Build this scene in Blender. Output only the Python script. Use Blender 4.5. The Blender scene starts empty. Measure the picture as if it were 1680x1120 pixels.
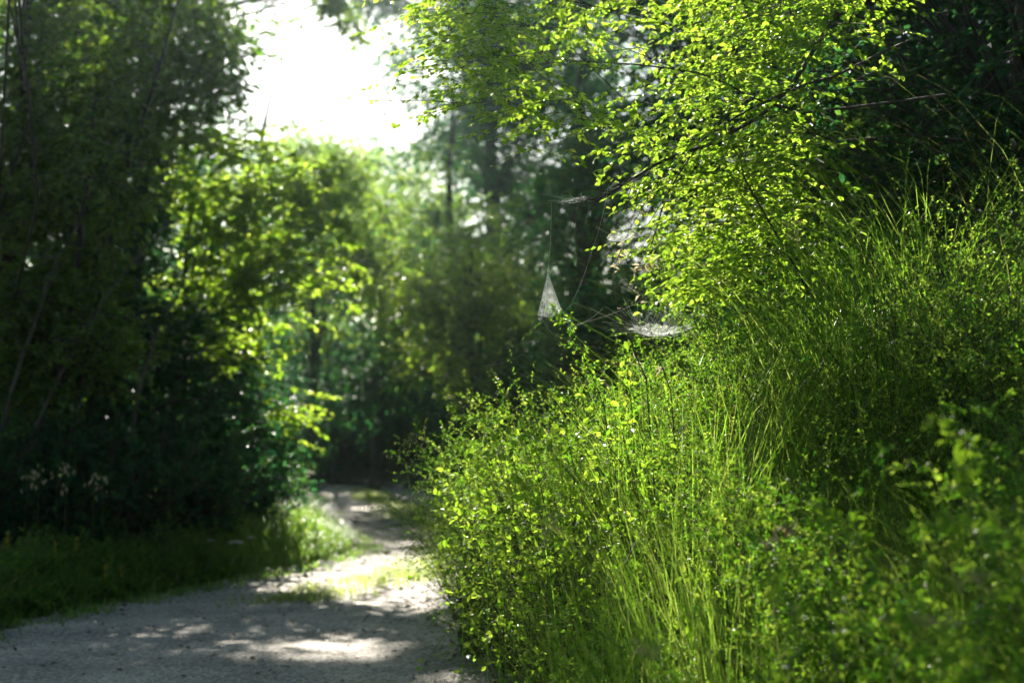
import bpy, math, random
import numpy as np
from math import radians, sin, cos, tan, pi

# ------------------------------------------------------------------ camera, sky, sun, exposure
scene = bpy.context.scene
COL = scene.collection
F_PX = 2333.0            # focal length in pixels of the 1680 px wide photograph
CAM_Z = 1.5
HORIZON = 700.0
SUN_ELEV = 31.0
SUN_AZ = -10.0           # degrees right of the view axis (+Y); negative = left

cam_data = bpy.data.cameras.new("camera")
cam = bpy.data.objects.new("camera", cam_data)
COL.objects.link(cam)
cam_data.sensor_width = 36.0
cam_data.lens = 50.0
cam_data.clip_start = 0.05
cam_data.clip_end = 2000.0
cam.location = (0, 0, CAM_Z)
PITCH = math.atan((HORIZON - 560.0) / F_PX)
cam.rotation_euler = (pi / 2 + PITCH, 0, 0)
cam_data.dof.use_dof = True
cam_data.dof.focus_distance = 6.0
cam_data.dof.aperture_fstop = 2.0
cam_data.dof.aperture_blades = 0
scene.camera = cam

world = bpy.data.worlds.new("World")
scene.world = world
world.use_nodes = True
wn = world.node_tree
bg = wn.nodes["Background"]
sky = wn.nodes.new("ShaderNodeTexSky")
sky.sky_type = 'NISHITA'
sky.sun_disc = False
sky.sun_elevation = radians(SUN_ELEV)
sky.sun_rotation = radians(SUN_AZ)
sky.dust_density = 1.0
sky.air_density = 1.2
wn.links.new(sky.outputs[0], bg.inputs[0])
bg.inputs[1].default_value = 0.05

sun_data = bpy.data.lights.new("sun", 'SUN')
sun_data.energy = 5.0
sun_data.angle = radians(0.53)
sun_data.color = (1.0, 0.94, 0.82)
sun = bpy.data.objects.new("sun", sun_data)
COL.objects.link(sun)
az = radians(SUN_AZ)
el = radians(SUN_ELEV)
SUN = np.array([sin(az) * cos(el), cos(az) * cos(el), sin(el)])   # towards the sun
from mathutils import Vector
sun.rotation_euler = Vector(SUN).to_track_quat('Z', 'Y').to_euler()

scene.view_settings.view_transform = 'Standard'
scene.view_settings.look = 'None'
scene.view_settings.exposure = 2.0
scene.view_settings.gamma = 1.0
scene.render.engine = 'CYCLES'
cy = scene.cycles
cy.use_denoising = True
cy.denoiser = 'OPENIMAGEDENOISE'
cy.max_bounces = 6
cy.diffuse_bounces = 1
cy.glossy_bounces = 2
cy.transmission_bounces = 4
cy.transparent_max_bounces = 12
cy.volume_bounces = 1
cy.use_adaptive_sampling = True
cy.adaptive_threshold = 0.02
cy.sample_clamp_indirect = 3.0
cy.sample_clamp_direct = 6.0
cy.caustics_reflective = False
cy.caustics_refractive = False

# ------------------------------------------------------------------ helpers
R = np.random.default_rng(7)


def W(px, py, D):
    """world point of a pixel of the photograph at distance D in front of the camera"""
    px = np.asarray(px, float); py = np.asarray(py, float); D = np.asarray(D, float)
    return np.stack([(px - 840.0) / F_PX * D, D + 0 * px, CAM_Z + (HORIZON - py) / F_PX * D], -1)


def nrm(v):
    return v / (np.linalg.norm(v, axis=-1, keepdims=True) + 1e-9)


def tag(o, label=None, cat=None, group=None, kind=None):
    if label: o["label"] = label
    if cat: o["category"] = cat
    if group: o["group"] = group
    if kind: o["kind"] = kind
    return o


def thing(name, label, cat, loc=(0, 0, 0), group=None):
    o = bpy.data.objects.new(name, None)
    o.empty_display_size = 0.2
    COL.objects.link(o)
    o.location = loc
    return tag(o, label, cat, group)


class MB:
    """collects vertex / face arrays and links them as ONE mesh object"""
    def __init__(self):
        self.v = []; self.f = []; self.t = []; self.m = []; self.n = 0

    def add(self, v, f, tint=0.5, mat=0):
        v = np.asarray(v, np.float32).reshape(-1, 3)
        f = np.asarray(f, np.int32)
        self.v.append(v); self.f.append(f + self.n)
        t = np.empty(len(f), np.float32); t[:] = tint
        self.t.append(t); self.m.append(np.full(len(f), mat, np.int32))
        self.n += len(v)

    def mesh(self, name, mats, smooth=False):
        me = bpy.data.meshes.new(name)
        v = np.concatenate(self.v)
        counts = np.concatenate([np.full(len(f), f.shape[1], np.int32) for f in self.f])
        loops = np.concatenate([f.ravel() for f in self.f])
        starts = np.concatenate([[0], np.cumsum(counts)[:-1]]).astype(np.int32)
        me.vertices.add(len(v)); me.vertices.foreach_set("co", v.ravel())
        me.loops.add(len(loops)); me.loops.foreach_set("vertex_index", loops)
        me.polygons.add(len(counts)); me.polygons.foreach_set("loop_start", starts)
        me.polygons.foreach_set("material_index", np.concatenate(self.m))
        if smooth:
            me.polygons.foreach_set("use_smooth", np.ones(len(counts), bool))
        else:
            me.polygons.foreach_set("use_smooth", np.zeros(len(counts), bool))
        a = me.attributes.new("tint", 'FLOAT', 'FACE')
        a.data.foreach_set("value", np.concatenate(self.t))
        me.update(calc_edges=True)
        for m in (mats if isinstance(mats, (list, tuple)) else [mats]):
            me.materials.append(m)
        return me

    def build(self, name, mats, parent=None, smooth=False, world=True):
        o = bpy.data.objects.new(name, self.mesh(name, mats, smooth))
        COL.objects.link(o)
        if parent is not None:
            o.parent = parent
            if world:      # the arrays are in world coordinates: shift them into the parent's
                loc = np.array(parent.location, np.float32)
                co = np.concatenate(self.v) - loc
                o.data.vertices.foreach_set("co", co.astype(np.float32).ravel())
                o.data.update()
        return o


def add_leaves(mb, P, A, N, L, Wd, tint, fold=0.22, curl=0.12, hi=False, mat=0):
    """leaf blades folded along the midrib: base P, axis A, normal N"""
    n = len(P)
    if n == 0: return
    A = nrm(A)
    N = nrm(N - (N * A).sum(-1, keepdims=True) * A)
    S = np.cross(A, N)
    L = np.broadcast_to(np.asarray(L, float), (n,))[:, None]
    Wd = np.broadcast_to(np.asarray(Wd, float), (n,))[:, None] * 0.5
    tip = P + A * L - N * curl * L
    up = N * fold * Wd
    if hi:
        v = np.stack([P, P + A * L * .22 + S * Wd * .78 + up * .8, P + A * L * .55 + S * Wd + up - N * curl * L * .25, tip,
                      P + A * L * .55 - S * Wd + up - N * curl * L * .25, P + A * L * .22 - S * Wd * .78 + up * .8], 1)
        i = np.arange(n)[:, None] * 6
        f = np.concatenate([i + [0, 1, 2, 3], i + [0, 3, 4, 5]])
    else:
        v = np.stack([P, P + A * L * .45 + S * Wd + up, tip, P + A * L * .45 - S * Wd + up], 1)
        i = np.arange(n)[:, None] * 4
        f = np.concatenate([i + [0, 1, 2], i + [0, 2, 3]])
    t = np.broadcast_to(np.asarray(tint, float), (n,))
    mb.add(v, f, np.concatenate([t, t]), mat)


def add_tubes(mb, P, rad, sides=4, tint=0.5, mat=0, cap=False):
    """P (T,K,3) polylines, rad (T,K) or (K,) radii"""
    P = np.asarray(P, float)
    if P.ndim == 2: P = P[None]
    T, K, _ = P.shape
    rad = np.broadcast_to(np.asarray(rad, float), (T, K))
    tg = nrm(np.gradient(P, axis=1))
    ref = np.where(np.abs(tg[..., 2:3]) > 0.9, np.array([1., 0, 0]), np.array([0, 0, 1.]))
    a = nrm(np.cross(tg, ref)); b = np.cross(tg, a)
    th = np.arange(sides) / sides * 2 * pi
    ring = P[:, :, None] + rad[:, :, None, None] * (a[:, :, None] * np.cos(th)[:, None] + b[:, :, None] * np.sin(th)[:, None])
    base = (np.arange(T) * K * sides)[:, None, None]
    k = (np.arange(K - 1) * sides)[None, :, None]
    s = np.arange(sides)[None, None, :]; s2 = (s + 1) % sides
    f = np.stack([base + k + s, base + k + s2, base + k + sides + s2, base + k + sides + s], -1).reshape(-1, 4)
    mb.add(ring.reshape(-1, 3), f, tint, mat)


def curve_pts(p0, p1, bend, K=7, jit=0.0, rng=R):
    """(T,K,3) bent paths from p0 to p1"""
    p0 = np.atleast_2d(p0); p1 = np.atleast_2d(p1); bend = np.atleast_2d(bend)
    s = np.linspace(0, 1, K)[None, :, None]
    P = p0[:, None] * (1 - s) + p1[:, None] * s + bend[:, None] * (4 * s * (1 - s))
    if jit:
        n = rng.normal(0, jit, P.shape); n[:, 0] = 0; n[:, -1] = 0
        P = P + n
    return P


# ------------------------------------------------------------------ materials
def new_mat(name):
    m = bpy.data.materials.new(name); m.use_nodes = True
    nt = m.node_tree
    for n in list(nt.nodes): nt.nodes.remove(n)
    out = nt.nodes.new("ShaderNodeOutputMaterial")
    return m, nt, out


def ramp(nt, cols, pos=None):
    r = nt.nodes.new("ShaderNodeValToRGB")
    cr = r.color_ramp
    n = len(cols)
    pos = pos or [i / (n - 1) for i in range(n)]
    while len(cr.elements) < n: cr.elements.new(0.5)
    for e, p, c in zip(cr.elements, pos, cols):
        e.position = p; e.color = (*c, 1)
    return r


def leaf_mat(name, cols, trans, tfac=0.5, rough=0.42, spec=0.5):
    """cols: reflectance ramp over the per-leaf tint; trans: ramp of light passed through the leaf"""
    m, nt, out = new_mat(name)
    at = nt.nodes.new("ShaderNodeAttribute"); at.attribute_name = "tint"
    oi = nt.nodes.new("ShaderNodeObjectInfo")
    ad = nt.nodes.new("ShaderNodeMath"); ad.operation = 'MULTIPLY_ADD'
    ad.inputs[1].default_value = 0.14; ad.inputs[2].default_value = -0.07
    nt.links.new(oi.outputs["Random"], ad.inputs[0])
    a2 = nt.nodes.new("ShaderNodeMath"); a2.use_clamp = True
    nt.links.new(at.outputs["Fac"], a2.inputs[0]); nt.links.new(ad.outputs[0], a2.inputs[1])
    r1 = ramp(nt, cols); r2 = ramp(nt, trans)
    nt.links.new(a2.outputs[0], r1.inputs[0]); nt.links.new(a2.outputs[0], r2.inputs[0])
    p = nt.nodes.new("ShaderNodeBsdfPrincipled")
    p.inputs["Roughness"].default_value = rough
    p.inputs["Specular IOR Level"].default_value = spec
    nt.links.new(r1.outputs[0], p.inputs["Base Color"])
    t = nt.nodes.new("ShaderNodeBsdfTranslucent")
    nt.links.new(r2.outputs[0], t.inputs[0])
    mx = nt.nodes.new("ShaderNodeMixShader"); mx.inputs[0].default_value = tfac
    nt.links.new(p.outputs[0], mx.inputs[1]); nt.links.new(t.outputs[0], mx.inputs[2])
    nt.links.new(mx.outputs[0], out.inputs[0])
    return m


def bark_mat(name, c1, c2, scale=18.0):
    m, nt, out = new_mat(name)
    tc = nt.nodes.new("ShaderNodeTexCoord")
    mp = nt.nodes.new("ShaderNodeMapping"); mp.inputs["Scale"].default_value = (1, 1, .25)
    no = nt.nodes.new("ShaderNodeTexNoise"); no.inputs["Scale"].default_value = scale; no.inputs["Detail"].default_value = 6
    nt.links.new(tc.outputs["Object"], mp.inputs[0]); nt.links.new(mp.outputs[0], no.inputs["Vector"])
    r = ramp(nt, [c1, c2], [.35, .65]); nt.links.new(no.outputs[0], r.inputs[0])
    p = nt.nodes.new("ShaderNodeBsdfPrincipled"); p.inputs["Roughness"].default_value = .85
    nt.links.new(r.outputs[0], p.inputs["Base Color"])
    b = nt.nodes.new("ShaderNodeBump"); b.inputs["Strength"].default_value = .6; b.inputs["Distance"].default_value = .02
    nt.links.new(no.outputs[0], b.inputs["Height"]); nt.links.new(b.outputs[0], p.inputs["Normal"])
    nt.links.new(p.outputs[0], out.inputs[0])
    return m


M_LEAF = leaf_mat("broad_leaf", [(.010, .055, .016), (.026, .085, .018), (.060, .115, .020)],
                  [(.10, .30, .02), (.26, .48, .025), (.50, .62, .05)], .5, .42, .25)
M_LEAF_SHADED = leaf_mat("shaded_leaf", [(.004, .040, .026), (.008, .055, .028), (.022, .075, .022)],
                       [(.02, .15, .07), (.06, .24, .05), (.20, .38, .03)], .42, .45, .15)  # shade of the dim trees is put into this leaf colour
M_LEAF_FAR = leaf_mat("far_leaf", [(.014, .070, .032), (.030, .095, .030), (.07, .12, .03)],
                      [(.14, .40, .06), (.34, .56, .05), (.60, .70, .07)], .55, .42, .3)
M_NEAR = leaf_mat("hornbeam_leaf", [(.018, .080, .015), (.040, .12, .02), (.09, .16, .03)],
                  [(.20, .46, .02), (.44, .70, .035), (.70, .82, .10)], .55, .42, .28)
M_SHRUB = leaf_mat("shrub_leaf", [(.012, .068, .012), (.032, .105, .016), (.085, .14, .03)],
                   [(.07, .32, .02), (.28, .58, .025), (.68, .80, .09)], .5, .42, .3)
M_GRASS = leaf_mat("grass_blade", [(.018, .080, .016), (.05, .115, .02), (.22, .19, .09)],
                   [(.09, .34, .02), (.34, .62, .035), (.74, .76, .18)], .5, .42, .35)
M_DRY = leaf_mat("dry_grass", [(.20, .17, .09), (.30, .26, .15), (.36, .32, .2)],
                 [(.5, .44, .25), (.6, .54, .33), (.7, .62, .4)], .5, .6, .3)
M_BARK = bark_mat("bark", (.022, .020, .016), (.055, .048, .038))
M_BARK_PALE = bark_mat("pale_bark", (.06, .056, .045), (.13, .12, .10))
M_TWIG = bark_mat("twig_bark", (.035, .026, .018), (.075, .055, .04), 60)
M_STEM = bark_mat("green_stem", (.06, .09, .03), (.11, .12, .05), 40)

# ------------------------------------------------------------------ terrain
EY = [-8, 0, 4, 8.3, 10, 12.5, 14, 16.7, 20, 25, 32, 36, 42, 52]
XR = [.8, .65, .55, .34, .0, -.3, .1, 1.2, 1.0, -.2, -1.7, -3.4, -9, -26]
LY = [-8, 0, 4, 8.3, 10.8, 12.7, 14.9, 16.7, 18.5, 20.6, 25, 32, 36, 40, 48]
XL = [-3.0, -3.3, -3.7, -4.1, -3.9, -3.2, -2.45, -1.95, -2.1, -2.6, -3.4, -4.7, -6.8, -12, -26]
_ys = np.linspace(-8, 60, 681)


def _smooth(v, k=9):
    return np.convolve(np.pad(v, k, mode='edge'), np.ones(2 * k + 1) / (2 * k + 1), 'valid')


_xr = _smooth(np.interp(_ys, EY, XR)); _xl = _smooth(np.interp(_ys, LY, XL))
def xr(y): return np.interp(y, _ys, _xr)
def xl(y): return np.interp(y, _ys, _xl)


_ph = R.uniform(0, 6.28, 12); _kx = R.normal(0, 1, 12); _ky = R.normal(0, 1, 12)
def lump(x, y, f=1.0):
    s = 0
    for i in range(12):
        s = s + np.sin((x * _kx[i] + y * _ky[i]) * f * (1 + .25 * i) + _ph[i]) / (1 + .3 * i)
    return s / 4


def ground_z(x, y):
    x = np.asarray(x, float); y = np.asarray(y, float)
    yc = np.clip(y, -8, 60)
    tr = np.clip(x - xr(yc), 0, None)
    tl = np.clip(xl(yc) - x, 0, None)
    bank = 2.1 * (1 - np.exp(-(tr / 2.0) ** 1.3)) + .12 * np.clip(tr - 4, 0, 60)
    left = .16 * (1 - np.exp(-tl / .5)) + .02 * np.clip(tl - 3, 0, 60)
    z = bank + left + .05 * np.clip(y - 36, 0, 80)
    off = np.clip((tr + tl) / 1.0, 0, 1)
    z = z + off * .07 * lump(x, y, .9)
    # wheel ruts and a low crown along the road
    c = (x - (xl(yc) + xr(yc)) / 2)
    z = z + (1 - off) * (.03 * np.exp(-(c / .5) ** 2) + .008 * lump(x, y, 2.2))
    return z


gx = np.concatenate([-np.geomspace(400, 12.2, 26), np.linspace(-12, 12, 161), np.geomspace(12.2, 400, 26)])
gy = np.concatenate([-np.geomspace(300, 8.2, 16), np.linspace(-8, 50, 300), np.geomspace(50.5, 900, 30)])
GX, GY = np.meshgrid(gx, gy)
GZ = ground_z(GX, GY)
mb = MB()
nx = len(gx); ny = len(gy)
ii = (np.arange(ny - 1)[:, None] * nx + np.arange(nx - 1)[None]).ravel()
mb.add(np.stack([GX, GY, GZ], -1).reshape(-1, 3), np.stack([ii, ii + 1, ii + nx + 1, ii + nx], -1))
m, nt, out = new_mat("woodland_soil")
tc = nt.nodes.new("ShaderNodeTexCoord")
n1 = nt.nodes.new("ShaderNodeTexNoise"); n1.inputs["Scale"].default_value = 5; n1.inputs["Detail"].default_value = 10
nt.links.new(tc.outputs["Object"], n1.inputs["Vector"])
r = ramp(nt, [(.018, .020, .010), (.04, .036, .02), (.05, .06, .02), (.09, .075, .045)], [.3, .45, .6, .75])
nt.links.new(n1.outputs[0], r.inputs[0])
p = nt.nodes.new("ShaderNodeBsdfPrincipled"); p.inputs["Roughness"].default_value = .95
nt.links.new(r.outputs[0], p.inputs["Base Color"])
b = nt.nodes.new("ShaderNodeBump"); b.inputs["Distance"].default_value = .05
nt.links.new(n1.outputs[0], b.inputs["Height"]); nt.links.new(b.outputs[0], p.inputs["Normal"])
nt.links.new(p.outputs[0], out.inputs[0])
tag(mb.build("ground", m, smooth=True), "dark woodland soil and the bank beside the track", None, kind="structure")

# the gravel track
ry = np.linspace(-8, 50, 640); rs = np.linspace(0, 1, 48)
RY, RS = np.meshgrid(ry, rs, indexing='ij')
edge = .10 * np.sin(RY * 3.1) + .06 * np.sin(RY * 7.7 + 1)
RXL = xl(RY) - .05 + edge; RXR = xr(RY) + .12 + .8 * np.roll(edge, 40, 0)
RX = RXL + (RXR - RXL) * RS
RZ = ground_z(RX, RY) + .012
RZ = RZ - .03 * (np.abs(RS - .5) > .49)
mb = MB()
k = len(rs)
ii = (np.arange(len(ry) - 1)[:, None] * k + np.arange(k - 1)[None]).ravel()
mb.add(np.stack([RX, RY, RZ], -1).reshape(-1, 3), np.stack([ii, ii + 1, ii + k + 1, ii + k], -1))
m, nt, out = new_mat("gravel")
tc = nt.nodes.new("ShaderNodeTexCoord")
n1 = nt.nodes.new("ShaderNodeTexNoise"); n1.inputs["Scale"].default_value = 1.6; n1.inputs["Detail"].default_value = 8
n2 = nt.nodes.new("ShaderNodeTexNoise"); n2.inputs["Scale"].default_value = 38; n2.inputs["Detail"].default_value = 6
vo = nt.nodes.new("ShaderNodeTexVoronoi"); vo.inputs["Scale"].default_value = 46
for n in (n1, n2, vo): nt.links.new(tc.outputs["Object"], n.inputs["Vector"])
r = ramp(nt, [(.15, .135, .122), (.38, .335, .29), (.56, .485, .41)], [.37, .5, .62])
mixn = nt.nodes.new("ShaderNodeMath"); mixn.operation = 'MULTIPLY_ADD'; mixn.inputs[1].default_value = .6; 
nt.links.new(n2.outputs[0], mixn.inputs[0])
sc_ = nt.nodes.new("ShaderNodeMath"); sc_.operation = 'MULTIPLY'; sc_.inputs[1].default_value = .4
nt.links.new(n1.outputs[0], sc_.inputs[0]); nt.links.new(sc_.outputs[0], mixn.inputs[2])
nt.links.new(mixn.outputs[0], r.inputs[0])
bw = nt.nodes.new("ShaderNodeRGBToBW"); nt.links.new(vo.outputs["Color"], bw.inputs[0])
mr = nt.nodes.new("ShaderNodeMapRange"); mr.inputs["To Min"].default_value = .62; mr.inputs["To Max"].default_value = 1.35
nt.links.new(bw.outputs[0], mr.inputs[0])
mu = nt.nodes.new("ShaderNodeMix"); mu.data_type = 'RGBA'; mu.blend_type = 'MULTIPLY'; mu.inputs[0].default_value = 1
nt.links.new(r.outputs[0], mu.inputs[6]); nt.links.new(mr.outputs[0], mu.inputs[7])
p = nt.nodes.new("ShaderNodeBsdfPrincipled"); p.inputs["Roughness"].default_value = .8
nt.links.new(mu.outputs[2], p.inputs["Base Color"])
b = nt.nodes.new("ShaderNodeBump"); b.inputs["Distance"].default_value = .03; b.inputs["Strength"].default_value = .9
ad = nt.nodes.new("ShaderNodeMath")
nt.links.new(vo.outputs["Distance"], ad.inputs[0]); nt.links.new(n2.outputs[0], ad.inputs[1])
nt.links.new(ad.outputs[0], b.inputs["Height"]); nt.links.new(b.outputs[0], p.inputs["Normal"])
nt.links.new(p.outputs[0], out.inputs[0])
M_GRAVEL = m
tag(mb.build("gravel_path", m, smooth=True), "pale gravel forest track winding away", None, kind="structure")


# ------------------------------------------------------------------ trees
def sprays(mb_leaf, mb_wood, C, Rad, twigs, per, L, rng, hi=False, droop=.25, flat=.5, tw_r=.006, aspect=.6,
           tint=(.5, .22), wood=True, out_from=None, jitL=.25, flatleaf=.45, bias=None, dens=1.0):
    """leafy twigs fanned out of clump centres C with radii Rad"""
    n = len(C)
    if not hi: twigs = int(twigs * 1.6 * dens); per = int(per * 1.35)
    C = np.repeat(C, twigs, 0); Rd = np.repeat(Rad, twigs)
    ct = np.repeat(rng.normal(0, .5, n), twigs)
    T = len(C)
    d = rng.normal(0, 1, (T, 3)); d[:, 2] *= flat
    d = nrm(d)
    if bias is not None: d = nrm(d + np.asarray(bias) * 1.0)
    ln = Rd * rng.uniform(.55, 1.15, T)
    o = C + rng.normal(0, .28, (T, 3)) * Rd[:, None]
    K = 5
    s = np.linspace(0, 1, K)[None, :, None]
    dr = np.array([0, 0, -1.]) * (droop * ln)[:, None] * rng.uniform(.3, 1.4, (T, 1))
    P = o[:, None] + d[:, None] * s * ln[:, None, None] + dr[:, None] * s ** 2
    if wood:
        add_tubes(mb_wood, P, np.linspace(1, .35, K) * tw_r, 3)
    u = rng.uniform(.1, 1.04, (T, per))
    q = u[..., None]
    pos = o[:, None] + d[:, None] * q * ln[:, None, None] + dr[:, None] * q ** 2
    tg = nrm(d[:, None] * ln[:, None, None] + 2 * q * dr[:, None])
    side = nrm(np.cross(tg, np.array([0, 0, 1.])) + 1e-6)
    sg = rng.choice([-1., 1.], (T, per))[..., None]
    A = tg * .75 + side * sg * rng.uniform(.4, 1.0, (T, per, 1)) + rng.normal(0, .28, (T, per, 3)) + np.array([0, 0, -.15])
    N = np.array([0, 0, 1.]) + rng.normal(0, flatleaf, (T, per, 3))
    LL = L * (1 + rng.uniform(-jitL, jitL, T * per))
    tn = np.clip(tint[0] + tint[1] * (.5 * np.repeat(ct, per) + .8 * rng.normal(0, 1, T * per)), 0, 1)
    add_leaves(mb_leaf, pos.reshape(-1, 3), A.reshape(-1, 3), N.reshape(-1, 3), LL, LL * aspect, tn, hi=hi)


def inpoly(px, py, poly):
    ins = np.zeros(len(px), bool); j = len(poly) - 1
    for i in range(len(poly)):
        xi, yi = poly[i]; xj, yj = poly[j]
        c = ((yi > py) != (yj > py)) & (px < (xj - xi) * (py - yi) / (yj - yi + 1e-9) + xi)
        ins ^= c; j = i
    return ins


def region(poly, D0, D1, n, rng):
    """n clump centres spread through the part of space seen through an outline between two depths"""
    poly = np.array(poly, float); lo = poly.min(0); hi = poly.max(0)
    out = []
    while len(out) < n:
        x = rng.uniform(lo[0], hi[0], n * 3); y = rng.uniform(lo[1], hi[1], n * 3)
        k = inpoly(x, y, poly)
        for a, b_ in zip(x[k], y[k]):
            out.append((a, b_))
    o = np.array(out[:n])
    return W(o[:, 0], o[:, 1], rng.uniform(D0, D1, n))


# places the low sun reaches in the photograph: no crown fills the lane between them and the sun
LIT = np.array([W(*a) for a in [
    (900, 600, 7.5), (1000, 560, 7), (1100, 560, 6.5), (1200, 520, 6), (1300, 480, 6), (1000, 680, 7), (1150, 650, 6), (780, 720, 9.5), (750, 900, 9.5),
    (800, 80, 7), (900, 130, 6.7), (1000, 180, 6.5), (1100, 250, 6.4), (1150, 400, 6.5), (1100, 100, 6.3), (1250, 150, 6.2), (1250, 300, 6.3), (850, 640, 9),
    (300, 300, 18), (400, 300, 18), (350, 240, 17.5), (250, 330, 17.5), (450, 360, 17), (400, 400, 17), (480, 430, 17), (330, 420, 17), (420, 520, 17), (530, 380, 17), (500, 350, 18), (540, 430, 18), (430, 450, 18), (350, 500, 17.5), (540, 520, 17.5), (470, 250, 18), (490, 680, 17.5),
    (230, 250, 17), (530, 880, 18.5), (500, 900, 17.5), (550, 870, 19), (545, 900, 17.2), (480, 900, 16), (520, 850, 20), (560, 895, 18), (500, 830, 21), (640, 950, 13.3), (670, 985, 12), (600, 840, 25), (700, 1000, 11.8), (510, 965, 13.4),
    (700, 420, 30), (820, 450, 27), (600, 380, 33), (500, 300, 31), (740, 520, 26), (1590, 780, 3.2), (1400, 400, 5.8), (1300, 420, 5.9), (1480, 380, 5.7), (60, 100, 15), (150, 60, 15), (100, 220, 15), (320, 200, 17), (1200, 440, 5.9), (900, 480, 6), (905, 570, 6), (760, 90, 6.5), (700, 30, 6.5), (1060, 540, 6), (1350, 430, 5.8), (1440, 380, 5.8), (1540, 350, 5.6),
    (1100, 620, 6.3), (1250, 580, 6), (1350, 520, 5.8), (830, 130, 6.8), (1030, 400, 6.1), (950, 100, 6.5), (1040, 60, 6.4)]])


TOPX = [640, 700, 740, 830, 900, 980, 1100, 1200, 1300, 1450, 1680, 2000]
TOPY = [800, 745, 700, 650, 575, 520, 505, 455, 405, 335, 245, 160]
CREST = np.array([W(px, np.interp(px, TOPX, TOPY) + o_, np.interp(px, [860, 1560], [7.7, 5.5])) for px in range(860, 1560, 65) for o_ in (20, 100, 180, 250)
                  if o_ < 240 or px < 1150])


LEFTLIT = np.array([W(px, py, 18) for px in range(240, 570, 55) for py in range(230, 580, 60)])


def clear_lanes(C, rad, rng, keep=.15, width=.22, own=3.0, L=None):
    L = LIT if L is None else L
    v = C[:, None] - L[None]
    al = (v * SUN).sum(-1)
    d = np.linalg.norm(v - al[..., None] * SUN, axis=-1)
    hit = ((al > own) & (d < width + rad * 1.05)).any(1) & (rng.random(len(C)) > keep)
    return C[~hit]


def tree(name, label, cat, base, top, tr, centres, rad, twigs, per, L, seed, mat=None, bark=None, hi=False, group=None,
         bend=(0, 0, 0), limb_r=.03, wood=True, limbs=1.0, crown_name='crown', extra=None, shade=None, self_lit=False, **kw):
    rng = np.random.default_rng(seed)
    bx_, by_ = base
    bz = float(ground_z(bx_, by_))
    t = thing(name, label, cat, (bx_, by_, bz), group)
    K = 12
    tp = curve_pts(np.array([bx_, by_, bz - .25]), np.array(top, float), np.array(bend, float), K, tr * .35, rng)
    wd = MB(); lf = MB()
    rr = tr * (1 - .82 * np.linspace(0, 1, K)); rr[0] *= 1.35
    add_tubes(wd, tp, rr, 9)
    C = clear_lanes(np.asarray(centres), rad, rng)
    if by_ > 19: C = clear_lanes(C, rad, rng, .1, .05, 1.5, LEFTLIT)
    if self_lit: C = clear_lanes(C, rad * .5, rng, .3, .08, .9)
    if hi or by_ > 10: C = clear_lanes(C, rad * (.4 if hi else 1), rng, .25 if hi else .03, .08, 1.0, CREST)
    if shade is not None: C = np.concatenate([C, shade])
    Rad = rng.uniform(.7, 1.3, len(C)) * rad
    if shade is not None: Rad[-len(shade):] = rng.uniform(.22, .36, len(shade))
    # limbs from the trunk to every clump
    tpp = tp[0]
    sel = rng.random(len(C)) < limbs
    for c in C[sel]:
        h = np.clip(c[2] - .6 * np.linalg.norm(c[:2] - tpp[:, :2].mean(0)), tpp[2, 2], tpp[-1, 2])
        i = int(np.argmin(np.abs(tpp[:, 2] - h)))
        ln = np.linalg.norm(c - tpp[i])
        P = curve_pts(tpp[i], c, np.array([0, 0, .10 * ln]) + rng.normal(0, .04 * ln, 3), 7, .015 * ln, rng)
        add_tubes(wd, P, np.linspace(1, .25, 7) * min(limb_r * (.5 + .2 * min(ln, 3.0)), rr[i] * .6), 5)
    for (pl, r0) in (extra or []):
        pl = np.array([W(*q) for q in pl]); kk = 14
        u_ = np.linspace(0, len(pl) - 1, kk)
        P = np.stack([np.interp(u_, np.arange(len(pl)), pl[:, j]) for j in range(3)], -1)
        P[1:-1] = (P[:-2] + P[1:-1] * 2 + P[2:]) / 4 + rng.normal(0, .006, (kk - 2, 3))
        add_tubes(wd, P, np.linspace(1, .25, kk) * r0, 5)
        b0 = np.repeat(P[3:-1], 3, 0)
        add_tubes(wd, curve_pts(b0, b0 + rng.normal(0, .10, b0.shape) + (P[-1] - P[0]) * .08, rng.normal(0, .012, b0.shape), 5), np.linspace(1, .4, 5) * r0 * .22, 3)
    sprays(lf, wd, C, Rad, twigs, per, L, rng, hi=hi, wood=wood, **kw)
    wd.build("trunk", bark or M_BARK, t, smooth=True)
    lf.build(crown_name, mat or M_LEAF, t)
    return t


rg = np.random.default_rng(21)
LT = "trees along the left side of the track"
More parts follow.
